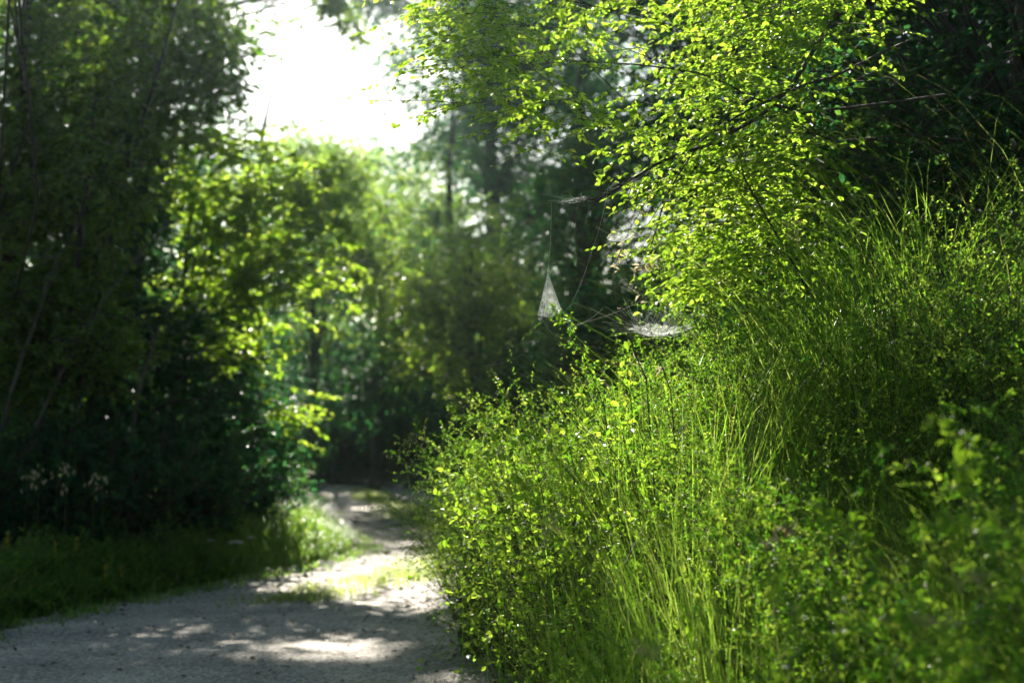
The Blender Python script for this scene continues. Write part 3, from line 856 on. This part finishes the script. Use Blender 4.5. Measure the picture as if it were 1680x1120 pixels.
mb = MB()
n = 82000
yy = rgv.uniform(2.6, 11, n); tt = rgv.exponential(1.5, n)
xx = xr(yy) + .02 + tt
px = 840 + xx / yy * F_PX
k_ = (px < 1900) & (px > 660) & ((px > 950) | (rgv.random(n) < .3)) & (lump(xx * 2, yy * 2, 1.7) + rgv.normal(0, .35, n) > -.25)
xx, yy, tt, px = xx[k_], yy[k_], tt[k_], px[k_]
fr_ = np.clip(6.2 - yy, 0, None) * 1.25 + np.clip(yy - 9, 0, None) * .5
top_ = CAM_Z + (HORIZON - (np.interp(px, TOPX, TOPY) + fr_ * 110)) / F_PX * yy - ground_z(xx, yy)
hh = np.clip(np.minimum(top_, .4 + 1.2 * tt), .15, 1.3) * rgv.uniform(.45, 1.12, len(xx)) * np.where((rgv.random(len(xx)) < .10) & (yy > 5), 1.8, 1.0)
add_grass(mb, np.stack([xx, yy, ground_z(xx, yy) - .01], -1), hh, .0036, .5, rgv, K=7, tint=(.52, .24), dirn=np.where(rgv.random(len(xx)) < .6, pi * .9, -.4))
tag(mb.build("bank_grass", M_GRASS), "long grass growing through the undergrowth of the right bank", None, kind="stuff")

# weeds between the verge grass
lf = MB(); wd = MB()
for k_ in range(330):
    dd = rgv.uniform(9.5, 14.5); xx = float(xl(dd)) - rgv.exponential(.6) + .02
    H = rgv.uniform(.18, .75) * min(1, .35 + (xl(dd) - xx))
    shrub_geo(lf, wd, np.array([xx, dd, float(ground_z(xx, dd)) - .02]), H, H * .35, 9, 6, 6, .035, rgv, wr=.003, tint=(.4, .25), aspect=.5)
wd.build("weed_stems", M_STEM); tag(bpy.data.objects["weed_stems"], "stems of the low weeds on the left verge", kind="stuff")
tag(lf.build("weeds", M_LEAF), "low leafy weeds mixed into the left verge", kind="stuff")

# tall arching tufts on the bank
TG = "grass tufts arching on the right bank"
for i, (px, py, D, n, H, lb) in enumerate([
        (1300, 520, 5.9, 90, .75, "tall grass tuft at the top left of the shaded hollow"),
        (1400, 480, 5.8, 110, .80, "tallest grass tuft, blades against the black hollow"),
        (1500, 440, 5.7, 90, .75, "grass tuft right of the tallest one, below the black hollow"),
        (1200, 620, 5.6, 80, .65, "sunlit grass tuft in the middle of the bank"),
        (1080, 700, 6.4, 60, .60, "bright grass tuft left of the middle of the bank"),
        (1150, 900, 4.8, 70, .55, "long arching grass tuft low on the bank"),
        (930, 830, 7.4, 50, .55, "grass tuft low at the left of the bank"),
        (1000, 1060, 4.6, 90, .5, "dark grass tuft where the bank meets the bottom of the picture"),
        (1250, 1080, 3.4, 80, .42, "blurred grass tuft at the bottom right foreground")]):
    c = W(px, py, D)
    mb = MB()
    nB = int(n * 2.2)
    B = c + np.stack([rgv.normal(0, .12, nB), rgv.normal(0, .12, nB), 0 * rgv.normal(0, 1, nB) - H * .45], -1)
    t = thing("grass_tuft", lb, "grass tuft", (c[0], c[1], float(ground_z(c[0], c[1]))), TG)
    # the blades spring from the ground under the tuft
    gzb = ground_z(B[:, 0], B[:, 1])
    Hh = (c[2] - gzb + H * .55) * rgv.uniform(.75, 1.25, nB) * 1.45
    B[:, 2] = gzb
    add_grass(mb, B, np.clip(Hh, .2, 2.6), .0065 if D > 5 else .0042, .36, rgv, tint=(.52, .16), dirn=pi * .95 if i % 3 else .5, K=7, curl=1.0)
    mb.build("blades", M_GRASS, t)

# ------------------------------------------------------------------ canes, sprigs and dead stems on the bank
def cane(name, label, cat, pts, r0, mat, L=0.0, lmat=None, n=60, seed=0, group=None, spread=.03, tint=(.5, .2), dry=False, sprig=.0):
    rng = np.random.default_rng(seed)
    pl = np.array([W(*q) for q in pts]); kk = 16
    u_ = np.linspace(0, len(pl) - 1, kk)
    P = np.stack([np.interp(u_, np.arange(len(pl)), pl[:, j]) for j in range(3)], -1)
    for _ in range(2): P[1:-1] = (P[:-2] + P[1:-1] * 2 + P[2:]) / 4
    P[1:-1] += rng.normal(0, .004, (kk - 2, 3))
    # first point: carried down into the ground
    g = P[0].copy(); g[2] = ground_z(g[0], g[1]) - .05
    root = curve_pts(g, P[0], (.04, 0, 0), 5)[0][:-1]
    P = np.concatenate([root, P])
    t = thing(name, label, cat, g, group)
    wd = MB(); add_tubes(wd, P, np.linspace(1, .3, len(P)) * r0, 5)
    wd.build("stem", mat, t, smooth=True)
    if L:
        lf = MB(); tw = MB()
        u = rng.uniform(4, len(P) - 1.01, n); i0 = u.astype(int)
        pos = P[i0] * (1 - (u - i0))[:, None] + P[i0 + 1] * (u - i0)[:, None]
        tg = nrm(P[i0 + 1] - P[i0])
        if sprig:
            d = nrm(tg * .6 + rng.normal(0, .7, (n, 3))); ln = sprig * rng.uniform(.4, 1, n)
            add_tubes(tw, curve_pts(pos, pos + d * ln[:, None], rng.normal(0, .006, (n, 3)), 4), np.linspace(1, .5, 4) * r0 * .3, 3)
            q = rng.uniform(.1, 1, (n, 7))[..., None]
            pos = (pos[:, None] + d[:, None] * q * ln[:, None, None]).reshape(-1, 3)
            tg = np.repeat(d, 7, 0)
        m_ = len(pos)
        A = tg * .6 + rng.normal(0, .6, (m_, 3)) - (np.array([0, 0, .6]) if dry else 0)
        LL = L * rng.uniform(.55, 1.25, m_)
        add_leaves(lf, pos + rng.normal(0, spread * .2, (m_, 3)), A, np.array([0, 0, 1.]) + rng.normal(0, .8, (m_, 3)), LL, LL * (.5 if not dry else .38),
                   np.clip(tint[0] + tint[1] * rng.normal(0, 1, m_), 0, 1), hi=True, curl=.5 if dry else .12, fold=.7 if dry else .22)
        if sprig: tw.build("twigs", M_TWIG, t)
        lf.build("leaves", lmat, t)
    return t


CG = "thorny canes crossing the bank"
cane("bramble_cane", "dark thorny cane slanting down from the web cone to the bank", "cane", [(1010, 790, 6.3), (985, 640, 6.2), (935, 540, 6.1), (905, 500, 6.0)], .0035, M_TWIG, .018, M_SHRUB, 70, 201, CG, sprig=.05)
cane("bramble_cane", "dark thorny cane across the white webs, left of the middle of the bank", "cane", [(1080, 860, 6.2), (1008, 740, 6.1), (940, 690, 6.1), (892, 640, 6.1)], .0035, M_TWIG, .03, M_NEAR, 30, 202, CG)
cane("bramble_cane", "thorny cane at the left tip of the bank, pointing over the track", "cane", [(905, 880, 6.9), (863, 850, 6.8), (790, 790, 6.8), (722, 752, 6.7)], .003, M_TWIG, .016, M_SHRUB, 26, 203, CG)
cane("bramble_cane", "long dark cane across the sunlit grass below the hollow", "cane", [(1400, 640, 5.6), (1330, 520, 5.6), (1250, 440, 5.7), (1190, 385, 5.8)], .0035, M_TWIG, .018, M_SHRUB, 50, 204, CG, sprig=.04)
cane("bramble_cane", "fine dark cane right of the bowl shaped web", "cane", [(1270, 690, 5.7), (1180, 600, 5.8), (1120, 530, 5.9), (1060, 470, 6.0)], .0025, M_TWIG, .016, M_SHRUB, 40, 205, CG, sprig=.04)
SG = "blurred leafy shoots in the right foreground"
cane("leafy_shoot", "bright leafy shoot standing out of the dark at the right, largest of the near shoots", "shoot", [(1600, 1010, 3.1), (1600, 900, 3.05), (1570, 800, 3.0), (1590, 720, 3.0), (1530, 690, 3.0)], .003, M_STEM, .021, M_NEAR, 20, 206, SG, sprig=.045, tint=(.45, .15))
cane("leafy_shoot", "leafy shoot below the brightest one at the right edge", "shoot", [(1680, 1060, 2.9), (1650, 940, 2.8), (1610, 880, 2.8), (1540, 840, 2.8)], .003, M_STEM, .024, M_NEAR, 16, 207, SG, sprig=.05, tint=(.35, .15))
cane("leafy_shoot", "leafy shoot in the middle of the lower bank, beside the brown curled leaf", "shoot", [(1360, 1050, 3.4), (1350, 930, 3.4), (1400, 860, 3.4), (1330, 820, 3.4)], .0028, M_STEM, .024, M_NEAR, 16, 208, SG, sprig=.06, tint=(.35, .15))
cane("leafy_shoot", "small yellowish shoot near the bottom of the bank", "shoot", [(1290, 1100, 3.2), (1300, 1010, 3.2), (1270, 960, 3.2)], .0025, M_STEM, .024, M_NEAR, 12, 209, SG, sprig=.05, tint=(.6, .15))
cane("leafy_shoot", "shoot at the bottom right corner with rounded leaves", "shoot", [(1600, 1150, 2.7), (1580, 1090, 2.7), (1520, 1040, 2.7), (1480, 1000, 2.7)], .0028, M_STEM, .024, M_NEAR, 14, 210, SG, sprig=.06, tint=(.35, .15))
# dead stems wrapped in cobweb between the sprays and the bank
DG = "dead grey stems below the overhanging sprays"
cane("dead_stem", "dead grey stem with curled dry leaves, right below the overhanging sprays", "dead stem", [(1060, 620, 6.1), (1000, 470, 6.1), (1020, 400, 6.1), (1055, 340, 6.1), (1085, 290, 6.1)], .004, M_BARK_PALE, .032, M_DRY, 26, 211, DG, dry=True)
cane("dead_stem", "dead stem with withered leaves leaning right above the bowl shaped web", "dead stem", [(1100, 640, 6.0), (1040, 480, 6.0), (1045, 430, 6.0), (1100, 435, 6.0)], .003, M_BARK_PALE, .04, M_DRY, 22, 212, DG, dry=True)
cane("dried_leaf_stalk", "brown curled leaf stalk in the middle of the lower bank", "dry stalk", [(1255, 900, 4.0), (1270, 870, 4.0), (1302, 845, 4.0)], .002, M_DRY, .035, M_DRY, 14, 213, dry=True, tint=(.1, .1))

# grass stalks with hanging seed heads
def seed_stalk(name, label, cat, pts, r0, n, L, seed, group, mat=None, aspect=.3, side=.05, per=3, drop=.8):
    rng = np.random.default_rng(seed)
    pl = np.array([W(*q) for q in pts]); kk = 14
    u_ = np.linspace(0, len(pl) - 1, kk)
    P = np.stack([np.interp(u_, np.arange(len(pl)), pl[:, j]) for j in range(3)], -1)
    for _ in range(2): P[1:-1] = (P[:-2] + P[1:-1] * 2 + P[2:]) / 4
    g = P[0].copy(); g[2] = ground_z(g[0], g[1]) - .03
    P = np.concatenate([curve_pts(g, P[0], (0, 0, 0), 5)[0][:-1], P])
    t = thing(name, label, cat, g, group)
    wd = MB(); add_tubes(wd, P, np.linspace(1, .35, len(P)) * r0, 4)
    lf = MB()
    u = rng.uniform(len(P) - 7, len(P) - 1.01, n); i0 = u.astype(int)
    pos = P[i0] * (1 - (u - i0))[:, None] + P[i0 + 1] * (u - i0)[:, None]
    d = nrm(rng.normal(0, 1, (n, 3)) + (0, 0, -.3)); ln = side * rng.uniform(.3, 1, n)
    e = pos + d * ln[:, None]; 
    add_tubes(wd, curve_pts(pos, e, np.array([0, 0, .012]) + rng.normal(0, .003, (n, 3)), 5), r0 * .3, 3)
    e = np.repeat(e, per, 0); A = np.repeat(d, per, 0) * .3 + rng.normal(0, .25, (n * per, 3)) + (0, 0, -drop)
    LL = L * rng.uniform(.7, 1.2, n * per)
    add_leaves(lf, e + rng.normal(0, L * .3, e.shape), A, rng.normal(0, 1, e.shape), LL, LL * aspect, rng.uniform(.1, .9, len(e)), fold=.6)
    wd.build("stalk", M_GRASS, t); lf.build("seed_head", mat or M_DRY, t)
    return t


OG = "drooping seed heads at the left tip of the bank"
seed_stalk("grass_stalk", "fine grass stalk with nodding seed head over the dark end of the track", "grass stalk", [(760, 900, 6.6), (720, 800, 6.6), (692, 690, 6.6), (660, 740, 6.6)], .0012, 16, .014, 301, OG)
seed_stalk("grass_stalk", "thin stalk whose seed head hangs down beside the leftmost bush", "grass stalk", [(800, 930, 6.6), (740, 780, 6.6), (680, 700, 6.6), (650, 745, 6.6)], .0012, 16, .014, 302, OG)
seed_stalk("grass_stalk", "nodding oat-like stalk reaching over the lit gravel", "grass stalk", [(830, 960, 6.4), (760, 850, 6.4), (680, 815, 6.4), (600, 835, 6.4)], .0012, 18, .016, 303, OG)
seed_stalk("grass_stalk", "short stalk with seeds hanging over the middle grass strip", "grass stalk", [(820, 1000, 6.4), (740, 880, 6.4), (690, 850, 6.4), (668, 905, 6.4)], .0012, 14, .014, 304, OG)
FG = "dry seed heads in the lower bank"
seed_stalk("grass_stalk", "pale drooping seed head low on the left side of the bank", "grass stalk", [(1000, 1000, 5.2), (950, 870, 5.2), (905, 840, 5.2), (880, 900, 5.2)], .0013, 20, .022, 305, FG)
seed_stalk("grass_stalk", "large blurred whitish seed head at the right edge", "grass stalk", [(1640, 1080, 2.6), (1620, 980, 2.6), (1600, 925, 2.6), (1575, 945, 2.6)], .0014, 12, .014, 306, FG, side=.02)
seed_stalk("grass_stalk", "blurred brownish plume lying right of the lower bank", "grass stalk", [(1660, 1060, 2.7), (1610, 1010, 2.7), (1540, 1005, 2.7), (1480, 1000, 2.7)], .0014, 12, .018, 307, FG, side=.02)
seed_stalk("grass_stalk", "pale fluffy head in the dark grass left of the bottom right corner", "grass stalk", [(1090, 1130, 3.6), (1080, 1080, 3.6), (1065, 1045, 3.6), (1050, 1050, 3.6)], .0013, 22, .016, 308, FG, side=.03)
seed_stalk("grass_stalk", "tall stalk standing upright among the tallest grass", "grass stalk", [(1340, 520, 5.8), (1320, 440, 5.8), (1302, 380, 5.8), (1300, 360, 5.8)], .0014, 30, .014, 309, FG, side=.03)

# verge plants on the left
VG = "pale seed heads standing on the left verge"
for i, (px, py, lb) in enumerate([(48, 782, "pale seed stalk farthest left on the verge"), (68, 775, "pale seed stalk second from the left on the verge"),
                                  (97, 768, "twin-tipped pale seed stalk on the left verge"), (113, 782, "pale seed stalk right of the twin-tipped one"),
                                  (158, 788, "tall pale seed stalk, second from the right of the verge group"), (173, 780, "rightmost pale seed stalk of the verge group")]):
    seed_stalk("seed_stalk", lb, "seed stalk", [(px - 6 + 8 * (i % 3), 905, 12.0), (px - 2, 850, 12.0), (px, py, 12.0), (px + 3, py - 8, 12.0)], .002, 9, .055, 320 + i, VG, aspect=.42, side=.09, per=1)
UG = "white umbel flowers on the left verge"
for i, (px, py, D, rr, lb) in enumerate([(390, 888, 13.8, .075, "largest white umbel flower at the foot of the dark bushes"), (350, 885, 14, .04, "small white umbel left of the largest one"),
                                         (414, 880, 14, .04, "small white umbel right of the largest one"), (498, 775, 22, .16, "pale umbel flower head at the end of the left verge")]):
    c = W(px, py, D); g = c.copy(); g[2] = ground_z(g[0], g[1]) - .02
    t = thing("umbel_flower", lb, "flower", g, UG)
    wd = MB(); add_tubes(wd, curve_pts(g, c - (0, 0, rr * .5), (.02, 0, 0), 8), .003, 5)
    nn = 22; a = rgv.uniform(0, 6.28, nn); q = np.sqrt(rgv.uniform(0, 1, nn)) * rr
    e = c + np.stack([np.cos(a) * q, np.sin(a) * q, .25 * (rr - q)], -1)
    add_tubes(wd, curve_pts(np.repeat([c - (0, 0, rr * .5)], nn, 0), e, np.zeros((nn, 3)), 4), .0012, 3)
    wd.build("stalk", M_STEM, t)
    fl = MB(); e2 = np.repeat(e, 26, 0) + rgv.normal(0, rr * .13, (nn * 26, 3)) * (1, 1, .3)
    add_leaves(fl, e2, rgv.normal(0, 1, e2.shape), np.array([0, 0, 1.]) + rgv.normal(0, .3, e2.shape), .009 * rr / .07, .008 * rr / .07, .8)
    mm = bpy.data.materials.get("white_petal")
    if not mm: mm = leaf_mat("white_petal", [(.6, .62, .5)] * 2, [(.7, .72, .6)] * 2, .4, .6)
    fl.build("flower_head", mm, t)
YG = "small yellow flower spikes on the left verge"
M_YEL = leaf_mat("yellow_petal", [(.55, .42, .03)] * 2, [(.75, .6, .05)] * 2, .5, .6)
for i, (px, py, D, lb) in enumerate([(96, 885, 12.4, "yellow flower spike left of the tallest one on the verge"), (130, 880, 12.4, "tallest yellow flower spike on the left verge"),
                                     (180, 925, 12.2, "low yellow flower spike in the verge grass"), (205, 925, 12.4, "low yellow flower spike right of the tallest one"),
                                     (63, 955, 11.6, "yellow flower spike nearest the gravel at far left"), (18, 870, 12.2, "thin flower spike at the left edge of the verge")]):
    c = W(px, py, D); g = c.copy(); g[2] = ground_z(g[0], g[1]) - .02
    t = thing("flower_spike", lb, "flower", g, YG)
    wd = MB(); add_tubes(wd, curve_pts(g, c, (.02, 0, 0), 8), .0025, 4)
    wd.build("stalk", M_STEM, t)
    fl = MB(); nn = 70; q = rgv.uniform(0, .14, nn)
    e = c + np.stack([rgv.normal(0, .01, nn), rgv.normal(0, .01, nn), -q], -1)
    add_leaves(fl, e, rgv.normal(0, 1, e.shape) + (0, 0, .3), rgv.normal(0, 1, e.shape), .018, .012, .5)
    fl.build("blossom", M_YEL, t)
    gl = MB(); e = curve_pts(g, c, (.02, 0, 0), 30)[0][4:24]
    add_leaves(gl, np.repeat(e, 2, 0), rgv.normal(0, 1, (40, 3)) + (0, 0, .4), rgv.normal(0, .4, (40, 3)) + (0, 0, 1), .05, .014, .4)
    gl.build("leaves", M_LEAF, t)

# ------------------------------------------------------------------ spider webs
m, nt, out = new_mat("web_silk")
tc = nt.nodes.new("ShaderNodeTexCoord")
vo = nt.nodes.new("ShaderNodeTexVoronoi"); vo.feature = 'DISTANCE_TO_EDGE'; vo.inputs["Scale"].default_value = 150
no = nt.nodes.new("ShaderNodeTexNoise"); no.inputs["Scale"].default_value = 45; no.inputs["Detail"].default_value = 5
for n in (vo, no): nt.links.new(tc.outputs["Object"], n.inputs["Vector"])
m1 = nt.nodes.new("ShaderNodeMapRange"); m1.inputs["From Min"].default_value = .02; m1.inputs["From Max"].default_value = .16
m1.inputs["To Min"].default_value = 1; m1.inputs["To Max"].default_value = .12
nt.links.new(vo.outputs[0], m1.inputs[0])
m2 = nt.nodes.new("ShaderNodeMapRange"); m2.inputs["From Min"].default_value = .38; m2.inputs["From Max"].default_value = .62
m2.inputs["To Min"].default_value = .12; m2.inputs["To Max"].default_value = .62
nt.links.new(no.outputs[0], m2.inputs[0])
mu = nt.nodes.new("ShaderNodeMath"); mu.operation = 'MULTIPLY'; nt.links.new(m1.outputs[0], mu.inputs[0]); nt.links.new(m2.outputs[0], mu.inputs[1])
tp = nt.nodes.new("ShaderNodeBsdfTransparent")
tl = nt.nodes.new("ShaderNodeBsdfTranslucent"); tl.inputs[0].default_value = (.95, .97, .95, 1)
df = nt.nodes.new("ShaderNodeBsdfDiffuse"); df.inputs[0].default_value = (.85, .87, .85, 1)
a_ = nt.nodes.new("ShaderNodeMixShader"); a_.inputs[0].default_value = .35
nt.links.new(tl.outputs[0], a_.inputs[1]); nt.links.new(df.outputs[0], a_.inputs[2])
x_ = nt.nodes.new("ShaderNodeMixShader"); nt.links.new(mu.outputs[0], x_.inputs[0])
nt.links.new(tp.outputs[0], x_.inputs[1]); nt.links.new(a_.outputs[0], x_.inputs[2]); nt.links.new(x_.outputs[0], out.inputs[0])
M_WEB = m
M_THREAD = leaf_mat("silk_thread", [(.8, .82, .8)] * 2, [(.9, .9, .9)] * 2, .5, .3)
WG = "spider webs on the right bank"


def web(label, px, py, D, w, dpt, sag, nth, seed, up=.12, tilt=0.0, thr=.00022):
    rng = np.random.default_rng(seed)
    c = W(px, py, D)
    t = thing("spider_web", label, "spider web", c, WG)
    nu, nv = 26, 8
    th = np.linspace(0, 2 * pi, nu, endpoint=False); rr = np.linspace(0, 1, nv)
    wob = 1 + .18 * np.sin(3 * th + seed) + .10 * np.sin(5 * th + 2 * seed)
    X = (rr[:, None] * wob * np.cos(th)) * w / 2; Y = (rr[:, None] * wob * np.sin(th)) * dpt / 2
    Z = -sag * (1 - rr[:, None] ** 2) + tilt * X + rng.normal(0, .004, X.shape) * rr[:, None]
    V = c + np.stack([X, Y, Z], -1)
    i = (np.arange(nv - 1)[:, None] * nu + np.arange(nu)[None]); j = (np.arange(nv - 1)[:, None] * nu + (np.arange(nu) + 1) % nu)
    f = np.stack([i, j, j + nu, i + nu], -1).reshape(-1, 4)
    sh = MB(); sh.add(V.reshape(-1, 3), f); sh.build("sheet", M_WEB, t, smooth=True)
    tb = MB(); k = rng.integers(0, nu, nth); q = rng.integers(2, nv, nth)
    a0 = V[q, k]; a1 = a0 + np.stack([rng.normal(0, w * .35, nth), rng.normal(0, w * .25, nth), rng.uniform(-.15, 1, nth) * up], -1)
    add_tubes(tb, curve_pts(a0, a1, np.zeros((nth, 3)), 3), thr, 3)
    tb.build("threads", M_THREAD, t)


web("bowl shaped white sheet web in the middle of the bank", 1078, 536, 5.95, .24, .18, .04, 170, 1, .13)
web("white sheet web hung high among the overhanging leaves", 1212, 257, 5.9, .15, .12, .01, 40, 3, .04)
web("ragged web on the dead grey stem below the sprays", 1022, 386, 6.0, .12, .10, .02, 60, 4, .05, tilt=.2)
web("faint sheet web at the end of the bare twig under the sprays", 945, 325, 5.9, .14, .06, .012, 40, 7, .03, tilt=.15)
# the cone
c = W(900, 480, 6.0)
t = thing("spider_web", "tall pointed cone shaped spider web standing clear of the bank against the dark trees", "spider web", c, WG)
ap = W(899, 446, 6.0); nu, nv = 28, 12
th = np.linspace(0, 2 * pi, nu, endpoint=False); rr = np.linspace(0.02, 1, nv)
V = []
for q in rr:
    z = ap[2] - (ap[2] - W(900, 512, 6)[2]) * q
    cx = ap[0] + (W(902, 500, 6)[0] - ap[0]) * q
    rad = .053 * q ** 1.15 * (1 + .08 * np.sin(4 * th + 6 * q))
    V.append(np.stack([cx + rad * np.cos(th) * 1.0, ap[1] + rad * np.sin(th) * .8, z + .010 * q * np.cos(th) + .004 * np.sin(5 * th) * q], -1))
V = np.array(V) + rgv.normal(0, .0014, np.shape(V)) * rr[:, None, None]
bowl = []
for q in (.8, .5, .2):
    bowl.append(V[-1].mean(0) + (V[-1] - V[-1].mean(0)) * q + np.array([0, 0, -.02 * (1 - q ** 2)]))
V = np.concatenate([V, bowl]); nv = len(V)
i = (np.arange(nv - 1)[:, None] * nu + np.arange(nu)[None]); j = (np.arange(nv - 1)[:, None] * nu + (np.arange(nu) + 1) % nu)
sh = MB(); sh.add(V.reshape(-1, 3), np.stack([i, j, j + nu, i + nu], -1).reshape(-1, 4)); sh.build("sheet", M_WEB, t, smooth=True)
tb = MB()
k = rgv.integers(0, nu, 70)
add_tubes(tb, curve_pts(V[rgv.integers(0, 9, 70), k], V[rgv.integers(4, 14, 70), (k + rgv.integers(-6, 6, 70)) % nu], np.zeros((70, 3)), 3), .00035, 3)
for a, b in [((899, 446, 6), (905, 330, 5.9)), ((883, 512, 6), (905, 545, 6)), ((921, 505, 6), (940, 545, 6.05)), ((935, 503, 6), (974, 403, 5.9)),
             ((974, 403, 5.9), (1000, 300, 5.9)), ((790, 600, 6.4), (860, 580, 6.1)), ((933, 538, 6), (990, 505, 6)), ((930, 535, 6), (1060, 490, 6))]:
    add_tubes(tb, curve_pts(W(*a), W(*b), (.004, 0, -.012), 7), .00028, 3)
tb.build("threads", M_THREAD, t)

# loose stones and fallen leaves at the edges of the gravel
mb = MB(); nS = 2600
yy = rgv.uniform(7.5, 24, nS); side_ = rgv.random(nS) < .5
xx = np.where(side_, xl(yy) + rgv.exponential(.25, nS), xr(yy) - rgv.exponential(.30, nS) + .15)
sz = rgv.lognormal(-4.4, .45, nS)
base = np.array([(1, 0, 0), (.3, .95, .1), (-.8, .6, 0), (-.8, -.6, .1), (.3, -.95, 0), (0.1, 0, .75)])
V = base[None] * (1 + rgv.normal(0, .18, (nS, 6, 3))) * sz[:, None, None]
V = V + np.stack([xx, yy, ground_z(xx, yy) + .014], -1)[:, None]
i = np.arange(nS)[:, None, None] * 6
mb.add(V.reshape(-1, 3), (i + np.array([(0, 1, 5), (1, 2, 5), (2, 3, 5), (3, 4, 5), (4, 0, 5)])).reshape(-1, 3))
tag(mb.build("loose_stones", M_GRAVEL), "loose small stones along the edges of the gravel", None, kind="stuff")
mb = MB(); nS = 1500
yy = rgv.uniform(7.5, 30, nS); xx = xl(yy) + (xr(yy) - xl(yy)) * rgv.beta(.6, .6, nS)
add_leaves(mb, np.stack([xx, yy, ground_z(xx, yy) + .025], -1), rgv.normal(0, 1, (nS, 3)) * (1, 1, .15), np.array([0, 0, 1.]) + rgv.normal(0, .3, (nS, 3)), .045, .03, rgv.uniform(0, 1, nS))
M_LITTER = leaf_mat("leaf_litter", [(.06, .04, .02), (.12, .08, .04)], [(.2, .13, .05), (.3, .2, .08)], .3, .7)
tag(mb.build("leaf_litter", M_LITTER), "dark fallen leaves scattered over the gravel", None, kind="stuff")

# ------------------------------------------------------------------ haze
m, nt, out = new_mat("haze_air")
vol = nt.nodes.new("ShaderNodeVolumePrincipled")
vol.inputs["Color"].default_value = (.74, .95, 1, 1)
vol.inputs["Density"].default_value = .00046
vol.inputs["Anisotropy"].default_value = .9
nt.links.new(vol.outputs[0], out.inputs["Volume"])
bpy_box = MB()
x0, x1, y0, y1, z0, z1 = -405, 405, -305, 905, -1.5, 46
v = np.array([(x, y, z) for x in (x0, x1) for y in (y0, y1) for z in (z0, z1)], float)
bpy_box.add(v, np.array([(0, 1, 3, 2), (4, 6, 7, 5), (0, 4, 5, 1), (2, 3, 7, 6), (0, 2, 6, 4), (1, 5, 7, 3)]))
tag(bpy_box.build("haze", m), "thin sunlit haze in the air", None, kind="stuff")
